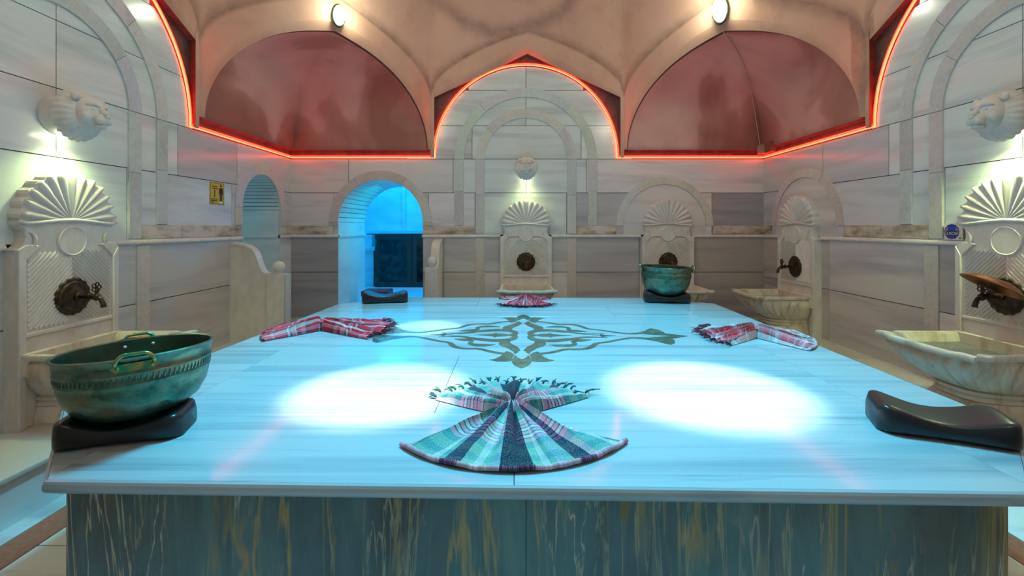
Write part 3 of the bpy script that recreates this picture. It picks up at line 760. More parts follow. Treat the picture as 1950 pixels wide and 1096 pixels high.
# ------------------------------------------------------------------ wall fountains (local frame: x along wall, z up, y = out of wall negative)
def L3(u, z, n): return Vector((u, -n, z))
def make_fountain():
    root = empty('wall_fountain')
    out = [(-.35,PZ),(-.35,1.375)]
    for i in range(9):
        a = radians(-100+100*i/8+10); out.append((-.365+.075*cos(a), 1.445+.075*sin(a)))
    out += [(-.295,1.49),(-.33,1.525),(-.335,1.55)]
    m_ = 13; sc = []
    for i in range(m_):
        for q in (0,.25,.5,.75):
            t = pi-(i+q)/m_*pi; r = .315+.018*sin(pi*q); sc.append((r*cos(t), 1.55+r*sin(t)))
    out += sc + [(.335,1.55),(.33,1.525),(.295,1.49)]
    for i in range(9):
        a = radians(180+90-10 - (-0) ) ; 
    right = [(-x, z) for x, z in reversed(out[2:11])]
    out += right + [(.35,1.375),(.35,PZ)]
    mb = MB(); mb.prism(out, .0, .075, L3, .006); p = mb.build('panel', M['carved'], root)
    # frame: raised border around the ribbed field
    fr_ = MB()
    for poly in ([(-.35,PZ),(-.305,PZ),(-.305,1.30),(-.35,1.37)], [(.305,PZ),(.35,PZ),(.35,1.37),(.305,1.30)]): fr_.prism(poly, .07, .095, L3, .005)
    fr_.prism([(-.305,.83),(.305,.83),(.305,.855),(-.305,.855)], .07, .088, L3, .004)
    fr_.prism([(-.305,1.30),(-.35,1.37),(-.30,1.40),(-.255,1.40),(-.20,1.385),(-.23,1.37)], .07, .088, L3, .004)
    fr_.prism([(.305,1.30),(.35,1.37),(.30,1.40),(.255,1.40),(.20,1.385),(.23,1.37)], .07, .088, L3, .004)
    fr_.build('frame', M['carved'], root)
    # chevron ribs
    ch = MB(); 
    pitch = .031
    i = 0
    z = .90
    while z < 1.63:
        # rib passes through (0,z+?) descending outwards at 45 deg; clip to field
        for s in (-1, 1):
            zc = z; us = []
            u0, u1 = .004, .285
            # z(u) = zc - u  -> keep .868 <= z <= 1.36 and outside disc/rosette
            a = max(u0, zc-1.345, (zc-1.50)*1.6 if zc > 1.52 else 0); b_ = min(u1, zc-.872)
            if b_-a > .03:
                # disc clearance
                def okk(u): 
                    zz = zc-u; return (u*u+(zz-1.415)**2 > .112**2)
                while a < b_ and not okk(a): a += .01
                if b_-a > .02:
                    P = [(s*a, zc-a-.011), (s*b_, zc-b_-.011), (s*b_, zc-b_+.011), (s*a, zc-a+.011)]
                    V = [L3(u,zz,.074) for u,zz in P]+[L3(s*a,zc-a,.086), L3(s*b_,zc-b_,.086)]
                    ch.add(V, [(0,1,5,4),(3,2,5,4),(0,4,3),(1,5,2)])
        z += pitch
    ch.build('chevron_ribs', M['carved'], root)
    # shell petals (shared mesh, rotated about the hub)
    pm = MB(); V = []; F = []
    NSg = 9; hub = .02
    for i in range(NSg+1):
        t = i/NSg; r = hub+(.325-hub)*t; hw = r*pi/13*.5*.95
        if i == NSg: hw *= .45
        if i == NSg-1: hw *= .90
        hh = .006+.020*t
        for q in (-1,-.6,0,.6,1):
            V.append(Vector((hw*q, -(.075+hh*(1-q*q)**.7 if abs(q) < 1 else .072), r)))
    for i in range(NSg):
        for j in range(4): F.append((i*5+j, i*5+j+1, (i+1)*5+j+1, (i+1)*5+j))
    b0 = NSg*5; V += [Vector((v.x, -.072, v.z)) for v in V[b0:b0+5]]
    for j in range(4): F.append((b0+j, b0+j+1, b0+6+j, b0+5+j))
    me = None
    for i in range(13):
        ang = pi/2-(i+.5)/13*pi
        if me is None:
            o = link_mesh('shell_petal', V, F, M['carved'], root, smooth=True); me = o.data
        else:
            o = bpy.data.objects.new('shell_petal', me); COL.objects.link(o); o.parent = root
        o.location = (0,0,1.55); o.rotation_euler = (0, ang, 0)
    # moulding under the shell, wavy
    mb = MB(); mb.tube([L3(-.335+.67*i/20, 1.545+.012*cos(pi*(i-10)/10*1.0)+ (.01 if i in (0,20) else 0), .082) for i in range(21)], .013, 8); mb.build('shell_moulding', M['carved'], root, smooth=True)
    # disc
    mb = MB(); mb.lathe([(0,0),(.098,0),(.104,.004),(.100,.014),(.094,.018),(.088,.014),(.001,.014)][1:], 40, lambda x,y,z: L3(x, 1.415+y, .072+z)); 
    mb.build('disc', M['carved'], root, angle=30)
    # crescents in the shoulder notches
    for s in (-1,1):
        mb = MB(); mb.tube([L3(s*(.285+.045*cos(a)), 1.425+.055*sin(a), .080) for a in [radians(100+16*i) for i in range(11)]], [.003+.009*sin(pi*i/10) for i in range(11)], 6)
        mb.build('shoulder_scroll', M['carved'], root, smooth=True)
    # bronze rosette and tap
    mb = MB(); T_ = lambda x,y,z: L3(x, 1.04+y, .080+z)
    mb.lathe([(.124,0),(.126,.006),(.118,.014),(.104,.012),(.094,.020),(.070,.016),(.050,.026),(.030,.030),(.001,.030)], 64, T_, rib=lambda a,i: 1+(.035*cos(16*a) if i in (1,2,4) else 0))
    ros = mb.build('rosette', M['bronze'], root, angle=40)
    mb = MB()
    mb.tube([L3(0,1.04,.09), L3(0,1.04,.22), L3(0,1.035,.245)], [.017,.014,.016], 12)
    mb.ell((0,-.245,1.035),(.024,.024,.026), 12, 8)
    mb.tube([L3(0,1.035,.245), L3(0,1.02,.275), L3(0,.985,.290), L3(0,.965,.293)], [.016,.014,.016,.018], 12)
    mb.tube([L3(0,1.04,.12), L3(0,1.04,.13)], [.026,.026], 12); mb.tube([L3(0,1.04,.20), L3(0,1.04,.208)], [.024,.024], 12)
    mb.tube([L3(0,1.05,.243), L3(0,1.095,.243)], [.010,.008], 8)
    tap = mb.build('tap', M['bronze'], root, smooth=True)
    mb = MB(); cz = 1.10
    for i in range(5):
        a = 2*pi*i/5; c = Vector((.022*cos(a), -.243+.0, cz+.022*sin(a)))
        mb.tube([c+Vector((.013*cos(t), 0, .013*sin(t))) for t in [2*pi*j/10 for j in range(10)]], .0045, 6, closed=True)
    mb.ell((0,-.243,cz),(.010,.008,.010), 8, 6); mb.build('tap_handle', M['bronze'], root, smooth=True)
    return root
proto = make_fountain()
FOUNT = [(Tback, UC, 0, 'carved marble fountain panel centred on the back wall below the small lion head'),
         (Tback, 2.07, 0, 'carved marble fountain panel on the back wall behind the far copper basin'),
         (Tleft, 3.12, pi/2, 'large carved marble fountain panel with shell crest on the left wall'),
         (Tright, 3.12, -pi/2, 'large carved marble fountain panel at right edge with copper bowl hung on its tap'),
         (Tright, 5.47, -pi/2, 'carved marble fountain panel on the right wall near the far corner, brass tap in profile')]
for i, (T, u, rz, lab) in enumerate(FOUNT):
    o = proto if i == 0 else dup(proto)
    p = T(u, 0, .02); o.location = (p.x, p.y, 0); o.rotation_euler = (0,0,rz)
    tag(o, lab, 'fountain', 'carved wall fountains')

# ------------------------------------------------------------------ basins
def basin_outline():
    pts = [(.33,0),(.335,.12),(.34,.25),(.345,.40),(.35,.465)]
    # ear at the corner
    pts += [(.335,.485),(.322,.505),(.322,.525),(.340,.545),(.365,.570),(.372,.590),(.350,.592),(.318,.588),(.290,.592),(.272,.605),(.262,.622),(.240,.632),(.14,.640),(0,.643)]
    full = pts+[(-x,y) for x,y in reversed(pts[:-1])]
    P = [Vector(p) for p in full]; out = []
    for i in range(len(P)-1):
        k = max(1, int((P[i+1]-P[i]).length/.012))
        for j in range(k): out.append(P[i]+(P[i+1]-P[i])*(j/k))
    out.append(P[-1]); return out
def make_basin():
    root = empty('marble_basin'); O = basin_outline(); n = len(O)
    arc = [0]
    for i in range(1, n): arc.append(arc[-1]+(O[i]-O[i-1]).length)
    def smoothO(k):
        # rounder version of the outline for lower levels: superellipse
        out = []
        for i in range(n):
            a = pi*arc[i]/arc[-1]; out.append(Vector((.35*math.copysign(abs(cos(a))**.62, cos(a)), .60*abs(sin(a))**.62)))
        return [O[i]*(1-k)+out[i]*k for i in range(n)]
    def ring(kx, ky, z, k=0, fl=0, nf=17):
        S = smoothO(k); R = []
        for i in range(n):
            p = S[i]; f = 1+fl*abs(sin(nf*pi*arc[i]/arc[-1]))**.55
            R.append(Vector((p.x*kx*f, -(p.y*ky*f), z)))
        return R
    def loft(rings, capb=False):
        V = [v for r in rings for v in r]; F = []
        for j in range(len(rings)-1):
            for i in range(n-1): F.append((j*n+i, j*n+i+1, (j+1)*n+i+1, (j+1)*n+i))
        # back wall side
        for j in range(len(rings)-1): F.append((j*n, (j+1)*n, (j+1)*n+n-1, j*n+n-1))
        return V, F
    V, F = loft([ring(.90,.93,.730), ring(1.0,1.0,.730), ring(1.015,1.01,.722), ring(1.015,1.01,.705), ring(1.0,1.0,.695), ring(.93,.955,.688)])
    F = [f for f in F if len(set(v % n for v in f)) != 2 or True]
    o = link_mesh('rim', V, F, M['basin'], root); smooth_angle(o, 40)
    lv = [(.93,.955,.688,0,0),(.935,.95,.678,.15,.01),(.93,.935,.655,.35,.06),(.92,.915,.62,.6,.08),(.865,.86,.57,.85,.08),(.77,.76,.515,1,.08),(.68,.67,.47,1,.06),(.62,.62,.445,1,.0)]
    V, F = loft([ring(*l[:4], fl=l[4]) for l in lv]); o = link_mesh('bowl', V, F, M['basin'], root); smooth_angle(o, 50)
    # inside
    V, F = loft([ring(.90,.93,.730), ring(.86,.90,.715), ring(.80,.86,.66,.3), ring(.66,.74,.60,.8), ring(.40,.50,.575,1), ring(.01,.3,.57,1)]); o = link_mesh('inner_bowl', V, F, M['basin'], root); smooth_angle(o, 50)
    V, F = loft([ring(.62,.62,.447,1), ring(.66,.66,.440,1), ring(.665,.665,.425,1), ring(.63,.63,.412,1), ring(.655,.655,.400,1), ring(.66,.66,.385,1)]); o = link_mesh('neck_moulding', V, F, M['basin'], root); smooth_angle(o, 40)
    V, F = loft([ring(.64,.64,.385,1,.0,16), ring(.66,.66,.37,1,.04,16), ring(.70,.70,.33,1,.05,16), ring(.71,.71,.29,1,.05,16), ring(.72,.72,.285,1), ring(.72,.72,PZ,1)]); o = link_mesh('pedestal', V, F, M['basin'], root); smooth_angle(o, 50)
    mb = MB(); mb.box(-.335,.335,-.05,.012,.60,.733); mb.build('back_ledge', M['basin'], root)
    wtr = ring(.83,.88,.665,.3); V = wtr+[Vector((0,-.25,.665))]; F = [(i,i+1,n) for i in range(n-1)]+[(n-1,0,n)]
    link_mesh('water', V, F, M['water'], root)
    return root
bproto = make_basin()
BAS = [(Tback, UC, 0, 'small marble basin under the central back fountain, half hidden by the stone platform'),
       (Tback, 2.07, 0, 'fluted marble basin hidden behind the far copper basin at the back wall'),
       (Tleft, 3.12, pi/2, 'marble basin at the left wall behind the near copper basin, brown bowl inside'),
       (Tright, 3.12, -pi/2, 'fluted marble basin full of clear water at the right edge'),
       (Tright, 5.47, -pi/2, 'fluted marble basin on a pedestal in the far right corner beside the red towel')]
for i, (T, u, rz, lab) in enumerate(BAS):
    o = bproto if i == 0 else dup(bproto)
    p = T(u, 0, .098); o.location = (p.x, p.y, 0); o.rotation_euler = (0,0,rz)
    tag(o, lab, 'basin', 'fluted marble basins')

# ------------------------------------------------------------------ lion heads with down lights
def make_lion():
    root = empty('lion_head_lamp')
    mb = MB(); mb.lathe([(.125,0),(.135,.02),(.135,.15),(.125,.165),(.001,.165)], 40, lambda x,y,z: L3(x, y, z)); mb.build('drum', M['carved'], root, angle=40)
    # mane: ridged dome
    mb = MB(); mb.lathe([(.150,.11),(.160,.14),(.150,.175),(.125,.205),(.095,.225),(.06,.235),(.001,.235)], 96, lambda x,y,z: L3(x, y*1.06-.003, z), rib=lambda a,i: 1+(.045*sin(24*a+i*.5) if i < 4 else 0))
    mb.build('mane', M['carved'], root, angle=60)
    mb = MB()
    mb.ell((0,-.225,.01),(.098,.085,.118), 20, 14)          # skull
    mb.ell((0,-.300,-.028),(.050,.050,.042), 16, 10)         # muzzle
    mb.ell((-.026,-.322,-.040),(.028,.028,.026), 12, 8); mb.ell((.026,-.322,-.040),(.028,.028,.026), 12, 8)
    mb.ell((0,-.300,-.078),(.034,.036,.020), 12, 8)          # chin
    mb.tube([(0,-.275,.065),(0,-.318,.02),(0,-.345,-.008)], [.020,.018,.022], 10)  # nose ridge
    mb.ell((0,-.350,-.012),(.020,.012,.012), 10, 6)
    for s in (-1,1):
        mb.tube([(s*.012,-.300,.052),(s*.04,-.300,.068),(s*.075,-.268,.055)], [.010,.014,.008], 8)  # brow
        mb.ell((s*.042,-.292,.032),(.017,.012,.012), 10, 6)   # eye
        mb.ell((s*.068,-.262,-.02),(.034,.038,.040), 12, 8)   # cheek
    mb.build('face', M['carved'], root, smooth=True)
    for s in (-1,1):
        mb = MB(); mb.ell((s*.092,-.218,.105),(.028,.018,.026), 12, 8); mb.build('ear', M['carved'], root, smooth=True)
    mb = MB(); mb.box(-.055,.055,-.125,-.055,-.152,-.132); o = mb.build('lamp_glass', M['bulb'], root)
    return root
lion = make_lion()
LZn = 2.30
for i, (T, u, rz, lab, sc) in enumerate(((Tback, UC, 0, 'small carved lion head lamp high on the back wall', .92), (Tleft, 3.09, pi/2, 'carved stone lion head lamp seen in profile on the left wall', 1.0), (Tright, 3.09, -pi/2, 'carved stone lion head lamp at the right edge, in glare of its own light', 1.0))):
    o = lion if i == 0 else dup(lion)
    p = T(u, LZn-(.04 if i else 0), .02); o.location = p; o.rotation_euler = (0,0,rz); o.scale = (sc,)*3; tag(o, lab, 'wall lamp', 'lion head lamps')
    q = T(u, LZn-(.04 if i else 0)-.175*sc, .15); pw = (10, 30, 60)[i]
    light('SPOT', 'lion_light', q, pw, (.80, 1, .42), T(u, 0, .10), .05, 155, 1.0)

# ------------------------------------------------------------------ door dividers (carved marble screens)
def make_divider():
    root = empty('door_divider')
    # local: x = out from wall, z up, y thickness
    H0 = 1.33; pts = [(0,PZ),(.42,PZ),(.42,.98)]
    cur = [(.42,.995),(.38,1.00),(.345,1.03),(.32,1.09),(.30,1.16),(.275,1.22),(.235,1.27),(.17,1.305),(.08,1.325),(0,1.33)]
    mb = MB(); Tx = lambda u,z,n: Vector((u, n, z)); mb.prism(pts+cur, -.045, .045, Tx, .004); mb.build('screen', M['carved'], root)
    mb = MB(); 
    V = []; F = []; c2 = [(0.0,1.335)]+[(x, z) for x, z in reversed(cur[:-1])]; k = len(c2)
    for x, z in c2: V += [Vector((x,-.055,z-.012)), Vector((x,-.055,z+.012)), Vector((x,.055,z+.012)), Vector((x,.055,z-.012))]
    for i in range(k-1):
        for j in range(4): F.append((4*i+j, 4*i+(j+1)%4, 4*i+4+(j+1)%4, 4*i+4+j))
    F += [(0,1,2,3), tuple(4*(k-1)+j for j in range(4))]
    link_mesh('scroll_cap', V, F, M['carved'], root)
    mb = MB(); mb.prism([(.42,PZ),(.60,PZ),(.60,1.0),(.42,1.0)], -.075, .075, Tx, .006); mb.build('post', M['carved'], root)
    mb = MB(); mb.prism([(.602,PZ),(.612,PZ),(.612,.99),(.602,.99)], -.055, .055, Tx); mb.build('post_strip', M['stone'], root, color=(.9,.9,.9))
    mb = MB(); mb.lathe([(.03,0),(.035,.008),(.03,.015)]+[(.062*sin(t), .075-.065*cos(t)) for t in [radians(25+15.5*i) for i in range(10)]]+[(.001,.142)], 48, lambda x,y,z: Vector((.51+x, y, 1.0+z)), rib=lambda a,i: 1+.04*abs(sin(6*a))); mb.build('ball_finial', M['carved'], root, angle=60)
    return root
dv = make_divider(); dv.location = (XL+.02, 5.01, 0)
tag(dv, 'carved marble door screen with ball finial beside the left doorway', 'screen', 'marble door screens')
d2 = dup(dv, None, (-1.055, YB-.02, 0), -pi/2); tag(d2, 'narrow end of carved marble door screen right of the blue doorway', 'screen', 'marble door screens')

# ------------------------------------------------------------------ head rests
def make_pillow():
    V = []; F = []; NS, NC = 34, 28; L = .43; Wd = .26
    for i in range(NS+1):
        s = -1+2*i/NS; x = s*L/2
        e = (max(0, 1-abs(s)**9))**.5
        top = .076+.034*s*s*(1.15 if s < 0 else .75)-.020*cos(s*pi)*.5
        bot = .010*(1-s*s)
        hw = Wd/2*(.90+.10*s*s)*(.35+.65*e) if i not in (0, NS) else Wd/2*.60
        hgt = top*(.62+.38*e) if i not in (0, NS) else top*.62
        for j in range(NC):
            a = 2*pi*j/NC; c, sn = cos(a), sin(a)
            px = math.copysign(abs(c)**.26, c); pz = math.copysign(abs(sn)**.26, sn)
            y = hw*px*(1 if pz < 0 else 1-.06*(pz)); z = (bot+hgt)/2+(hgt-bot)/2*pz
            V.append((x, y, z))
    for i in range(NS):
        for j in range(NC): F.append((i*NC+j, i*NC+(j+1)%NC, (i+1)*NC+(j+1)%NC, (i+1)*NC+j))
    F += [tuple(range(NC)), tuple(NS*NC+j for j in range(NC))]
    o = link_mesh('head_rest', V, F, M['black']); smooth_angle(o, 55); return o
pl = make_pillow()
def dirrot(a, b): return atan2(b[1]-a[1], b[0]-a[0])
PIL = [((1.655,1.80), radians(-24), 'black waved head rest lying free at the near right corner', 1.0),
       ((-1.492,1.775), radians(17), 'black head rest under the large copper basin at the near left corner', .94),
       ((-1.395,4.93), radians(12), 'black head rest at the far left corner before the blue doorway', 1.08),
       ((1.615,4.93), radians(-9), 'black head rest under the far copper basin', 1.08)]
for i, ((x, y), rz, lab, s) in enumerate(PIL):
    o = pl if i == 0 else dup(pl)
    o.location = (x, y, TZ+.0005); o.rotation_euler = (0,0,rz); o.scale = (s,s,s); tag(o, lab, 'head rest', 'black head rests on the stone platform')

# ------------------------------------------------------------------ copper basins
def make_tub():
    root = empty('copper_basin')
    R = .255
    prof = [(.001,.0),(.10,.002),(.155,.014),(.200,.048),(.226,.095),(.236,.135),(.238,.152),(.242,.156),(.240,.162),(.243,.190),(.246,.194),(.243,.199),(.247,.235),(.255,.243),(.258,.250),(.252,.254),(.244,.250)]
    mb = MB(); mb.lathe(prof, 72); o = mb.build('body', M['patina'], root, angle=60)
    inn_ = [(.244,.250),(.240,.235),(.237,.198),(.235,.192),(.232,.160),(.229,.14),(.218,.095),(.192,.052),(.15,.022),(.001,.010)]
    mb = MB(); mb.lathe(inn_, 72); mb.build('inside', M['inside'], root, angle=60)
    # beaded band as small studs
    mb = MB()
    for i in range(90):
        a = 2*pi*i/90; x, y = .2425*cos(a), .2425*sin(a); c, s = cos(a), sin(a)
        V = []
        for du, dz, dn in ((-.003,.164,0),(.003,.164,0),(.003,.188,0),(-.003,.188,0),(0,.176,.0022)): V.append((x-s*du+c*dn, y+c*du+s*dn, dz))
        mb.add(V, [(0,1,4),(1,2,4),(2,3,4),(3,0,4)])
    mb.build('beaded_band', M['patina'], root)
    for a in (0, pi):
        c, s = cos(a), sin(a); Tr = lambda r,t,z: Vector((c*r-s*t, s*r+c*t, z))
        mb = MB(); pts = [Tr(.262+.004*sin(pi*i/12), -.055*cos(pi*i/12)*(1.0 if True else 1), .232+.036*min(1,1.25*sin(pi*i/12))) for i in range(13)]
        mb.tube(pts, .0065, 8); h = mb.build('handle', M['brass_green'], root, smooth=True)
        mb = MB(); V = []; P = [(-.068,.222),(-.055,.236),(.055,.236),(.068,.222),(.055,.208),(-.055,.208)]
        V = [Tr(.2475,t,z) for t,z in P]+[Tr(.256,t,z) for t,z in P]; mb.add(V, [tuple(range(6)), tuple(range(6,12))]+[(i,(i+1)%6,6+(i+1)%6,6+i) for i in range(6)])
        for t in (-.048,.048): p = Tr(.257,t,.222); mb.ell(p, (.007,.007,.007), 8, 6)
        mb.build('handle_plate', M['brass_green'], root)
        mb = MB()
        for t in (-.048,.048): p = Tr(.236,t,.224); mb.ell(p, (.007,.007,.007), 8, 6)
        mb.build('rivet', M['whitep'], root)
    return root
tub = make_tub(); tub.location = (-1.495, 1.825, TZ+.071); tub.rotation_euler = (radians(1.5), radians(-3.0), radians(-52))
tag(tub, 'large green-brown copper basin with brass handles on the head rest at near left', 'copper basin', 'copper basins with two handles')
tub2 = dup(tub); tub2.location = (1.61, 4.95, TZ+.078); tub2.rotation_euler = (0, radians(2), radians(-8)); tub2.scale = (1.06,1.06,1.18)
tag(tub2, 'dark green copper basin on a head rest at the far right', 'copper basin', 'copper basins with two handles')
# small bathing bowls
def make_bowl(name, R, H, lab, m='copper'):
    root = empty(name)
    prof = [(.001,0),(R*.45,.002),(R*.75,H*.3),(R*.92,H*.75),(R,H),(R*1.06,H+.003),(R*1.06,H+.007),(R*.98,H+.004),(R*.90,H*.78),(R*.73,H*.35),(R*.43,.008),(.001,.008)]
    mb = MB(); mb.lathe(prof, 48); mb.build('bowl', M[m], root, angle=60)
    mb = MB(); mb.lathe([(R*.01,.009),(R*.16,.010),(R*.14,.022),(.001,.028)], 24); mb.build('centre_boss', M[m], root, smooth=True)
    tag(root, lab, 'bowl'); return root
b1 = make_bowl('bathing_bowl', .125, .05, 'shallow brown bathing bowl floating in the left wall basin'); b1.location = (-2.62, 3.20, .668)
b2 = make_bowl('bathing_bowl', .16, .045, 'copper bathing bowl hanging upside down over the tap at the right edge')
b2.location = (XR-.29, 3.00, 1.165); b2.rotation_euler = (radians(180+8), radians(27), 0)
# second spigot cluster of the right tap is part of the fountain itself

# ------------------------------------------------------------------ towels
def make_towel(name, cloth, yarn, lab, R1, sp1, R2, sp2, hump, seed, group=None, stretch=1.0):
    root = empty(name); rnd = random.Random(seed)
    def fan(sign, R, spread, vflip, hem, nm):
        NA, NR_ = 150, 44; V = []; F = []; UV = []
        ph = [rnd.uniform(0, 2*pi) for _ in range(4)]
        for i in range(NA+1):
            a = -1+2*i/NA; ang = a*radians(spread)
            rad = R*(1+.10*abs(a)**2*(1 if hem else .2)+(.03*sin(9*a+ph[0])+.035*sin(27*a+ph[1]) if not hem else 0))
            for j in range(NR_+1):
                r = j/NR_; 
                amp = hump*1.05*(1-r)**.7*r**.25+.012*(1-r)+(.008 if not hem else .0015)*r
                w_ = (.5+.5*sin(a*(15 if hem else 21)+ph[1]+.6*sin(3*r+ph[2])))**1.4
                w2 = (.5+.5*sin(a*23+ph[3]+r))*.35
                base = hump*1.0*max(0, 1-r*1.15)**2.0
                z = .004+base*(1-.25*a*a)+amp*(w_+w2)*(1-.3*abs(a))
                if r < .07: z *= .85+.15*r/.07
                edge_ = max(0, abs(a)-.93)/.07; z = z*(1-edge_)+.003*edge_
                # gather near the knot
                z += (.012 if hem else .020)*abs(mnoise.noise(Vector((a*4.5+seed, r*3.2, seed*.7))))*min(1, r*3)*(1-edge_)
                rr = r*rad; th = ang+.05*sin(a*27+ph[2])*(1-r)
                x = sin(th)*rr+a*.022*(1-r); y = sign*(cos(th)*rr)
                V.append((x, y*stretch, z)); UV.append(((a+1)/2, r if not vflip else r*.98))
        for i in range(NA):
            for j in range(NR_): q = i*(NR_+1)+j; F.append((q, q+1, q+NR_+2, q+NR_+1))
        o = link_mesh(nm, V, F, M[cloth], root, smooth=True, uv=UV, recalc=False)
        return o, V, NA, NR_
    o, V, NA, NR_ = fan(-1, R1, sp1, False, True, 'lower_fan')
    # rolled hem along the outer edge
    pts = [Vector(V[i*(NR_+1)+NR_]) for i in range(0, NA+1, 3)]; pts = [p+Vector((0,0,.005)) for p in pts]
    mb = MB(); mb.tube(pts, .0085, 8); k = 8; n_ = len(pts)
    uv = [((i//k)/max(1,n_-1), .02) for i in range(len(mb.V))]
    link_mesh('rolled_hem', mb.V, mb.F, M[cloth], root, smooth=True, uv=uv)
    o, V, NA, NR_ = fan(1, R2, sp2, True, False, 'upper_fan')
    for i in range(22):
        a = int(NA*(i+.5)/22); p = Vector(V[a*(NR_+1)+NR_]); d = Vector((p.x, p.y, 0)).normalized()
        mb = MB()
        for s in range(6):
            q = d+Vector((rnd.uniform(-.5,.5), rnd.uniform(-.5,.5), rnd.uniform(-.1,.25))); L = rnd.uniform(.025,.055)
            mb.tube([p+Vector((0,0,.003)), p+q*L*.5+Vector((0,0,.010)), p+q*L+Vector((rnd.uniform(-.01,.01),0,.0))], [.004,.003,.0018], 5)
        t_ = mb.build('tassel', M[yarn], root, smooth=True)
        if t_.data.vertices and min(v.co.z for v in t_.data.vertices) < 0:
            mn = min(v.co.z for v in t_.data.vertices)
            for v in t_.data.vertices: v.co.z -= mn
    # knot
    mb = MB(); 
    for s in range(5):
        a = -1+s*.5; mb.tube([Vector((a*.02, -.06, hump*.85)), Vector((a*.014, -.015, hump*1.12)), Vector((a*.016, .02, hump*1.10)), Vector((a*.026, .06, hump*.7))], [.010,.014,.014,.009], 8)
    uv = [(.3+.4*(i%8)/8, .5) for i in range(len(mb.V))]
    link_mesh('knot', mb.V, mb.F, M[cloth], root, smooth=True, uv=uv)
    tag(root, lab, 'towel', group); return root
t1 = make_towel('plaid_towel', 'cloth_green', 'fringe', 'green, navy and pink plaid towel tied into a bow at the front edge', .435, 60, .40, 60, .048, 3); t1.location = (-.012, 1.93, TZ+.001); t1.rotation_euler = (0,0,radians(2))
t2 = make_towel('plaid_towel', 'cloth_red', 'fringe_red', 'red plaid towel bow lying along the left side of the stone platform', .40, 48, .50, 40, .062, 5, None); t2.location = (-1.50, 3.56, TZ+.001); t2.rotation_euler = (0,0,radians(-90+6))
t3 = make_towel('plaid_towel', 'cloth_pink', 'fringe_red', 'pale pink and red plaid towel bow on the right side of the stone platform', .36, 56, .36, 52, .058, 8); t3.location = (1.74, 3.33, TZ+.001); t3.rotation_euler = (0,0,radians(78))
t4 = make_towel('plaid_towel', 'cloth_red', 'fringe_red', 'small red plaid towel bow at the far end before the central fountain', .30, 60, .36, 48, .05, 12); t4.location = (.105, 4.93, TZ+.001); t4.rotation_euler = (0,0,radians(180))

# ------------------------------------------------------------------ neon line
def rounded_path(P, r=.03, k=5):
    out = [P[0]]
    for i in range(1, len(P)-1):
        a, b_, c = P[i-1], P[i], P[i+1]; d1 = (a-b_); d2 = (c-b_)
        ang = d1.angle(d2)
        if ang > radians(165): out.append(b_); continue
        q = min(r, d1.length*.45, d2.length*.45); s, e = b_+d1.normalized()*q, b_+d2.normalized()*q
        for j in range(k+1): t = j/k; out.append(s*(1-t)**2+b_*2*t*(1-t)+e*t*t)
    out.append(P[-1]); return out
def neon_pts(off, n):
    P = []
    def arch(T, uc, rev):
        q = [T(uc-(RA+off)*cos(pi*i/48), NZ+.02+(RA+off)*sin(pi*i/48), n) for i in range(49)]
        q = [T(uc-(RA+off), NZ+off, n)]+q+[T(uc+(RA+off), NZ+off, n)]
        return q[::-1] if rev else q
    P += [Tleft(YF+.05, NZ+off, n)]+arch(Tleft, CY, False)
    P += [Vector((XL+n, YB-n, NZ+off))]+arch(Tback, UC, False)+[Vector((XR-n, YB-n, NZ+off))]+arch(Tright, CY, True)+[Tright(YF+.05, NZ+off, n)]
    return rounded_path(P)
nt = empty('neon_line'); tag(nt, 'glowing red-orange neon tube running round the room above the marble', 'neon light')
mb = MB(); mb.tube(neon_pts(0, .036), .008, 8); mb.build('bright_tube', M['neon2'], nt, smooth=True)
mb = MB(); mb.tube(neon_pts(.021, .032), .007, 8); mb.build('red_tube', M['neon'], nt, smooth=True)

# ------------------------------------------------------------------ bulkhead lamps, cable, junction box
def bulkhead(x, y, z, lab, s=1.0):
    root = empty('bulkhead_lamp', (x, y, z)); 
    d = Vector((CX-x, CY-y, 0)).normalized(); root.rotation_euler = (0,0,atan2(d.y, d.x)+pi/2); root.scale = (s,s,s)
    mb = MB(); mb.lathe([(.001,0),(.075,0),(.080,.012),(.075,.028),(.06,.03)], 32, lambda x,y,z: Vector((x, -z, y*1.75))); mb.build('back_plate', M['inside'], root, angle=40)
    mb = MB(); mb.lathe([(.066,.026),(.066,.05),(.058,.08),(.04,.10),(.001,.108)], 32, lambda x,y,z: Vector((x, -z, y*1.8))); mb.build('glass_globe', M['bulb'], root, smooth=True)
    mb = MB()
    for t in (-.5,0,.5):
        mb.tube([Vector((.07*sin(a)*1.0, -(.026+.09*cos(a)), t*.13)) for a in [radians(-80+20*i) for i in range(9)]], .0025, 5)
    mb.tube([Vector((0, -(.026+.09*cos(a)), .13*sin(a))) for a in [radians(-85+17*i) for i in range(11)]], .0025, 5)
    mb.build('wire_guard', M['inside'], root)
    tag(root, lab, 'lamp', 'oval bulkhead lamps'); 
    q = Vector((x,y,z))+d*.16
    light('POINT', 'bulkhead_light', q, (12 if y > CY else 24)*s, (.90, .96, .72), None, .05)
    return root
a = pi/4; off = (A-.12)
zl = 3.93
L1 = bulkhead(CX-off*cos(a), CY+off*sin(a), 3.94, 'oval bulkhead lamp over the left corner niche, half dark below', .95)
L2 = bulkhead(CX+off*cos(a), CY+off*sin(a), 4.00, 'larger bright oval bulkhead lamp over the right corner niche with a cable below', 1.15)
for sx, sd in ((-1, 'left'), (1, 'right')): bulkhead(CX+sx*off*cos(a), CY-off*sin(a), 3.97, 'oval bulkhead lamp over the near %s corner niche, unseen above the viewer, assumed by symmetry' % sd, 1.0)  # unseen near pair, added by symmetry, stronger to brighten the front
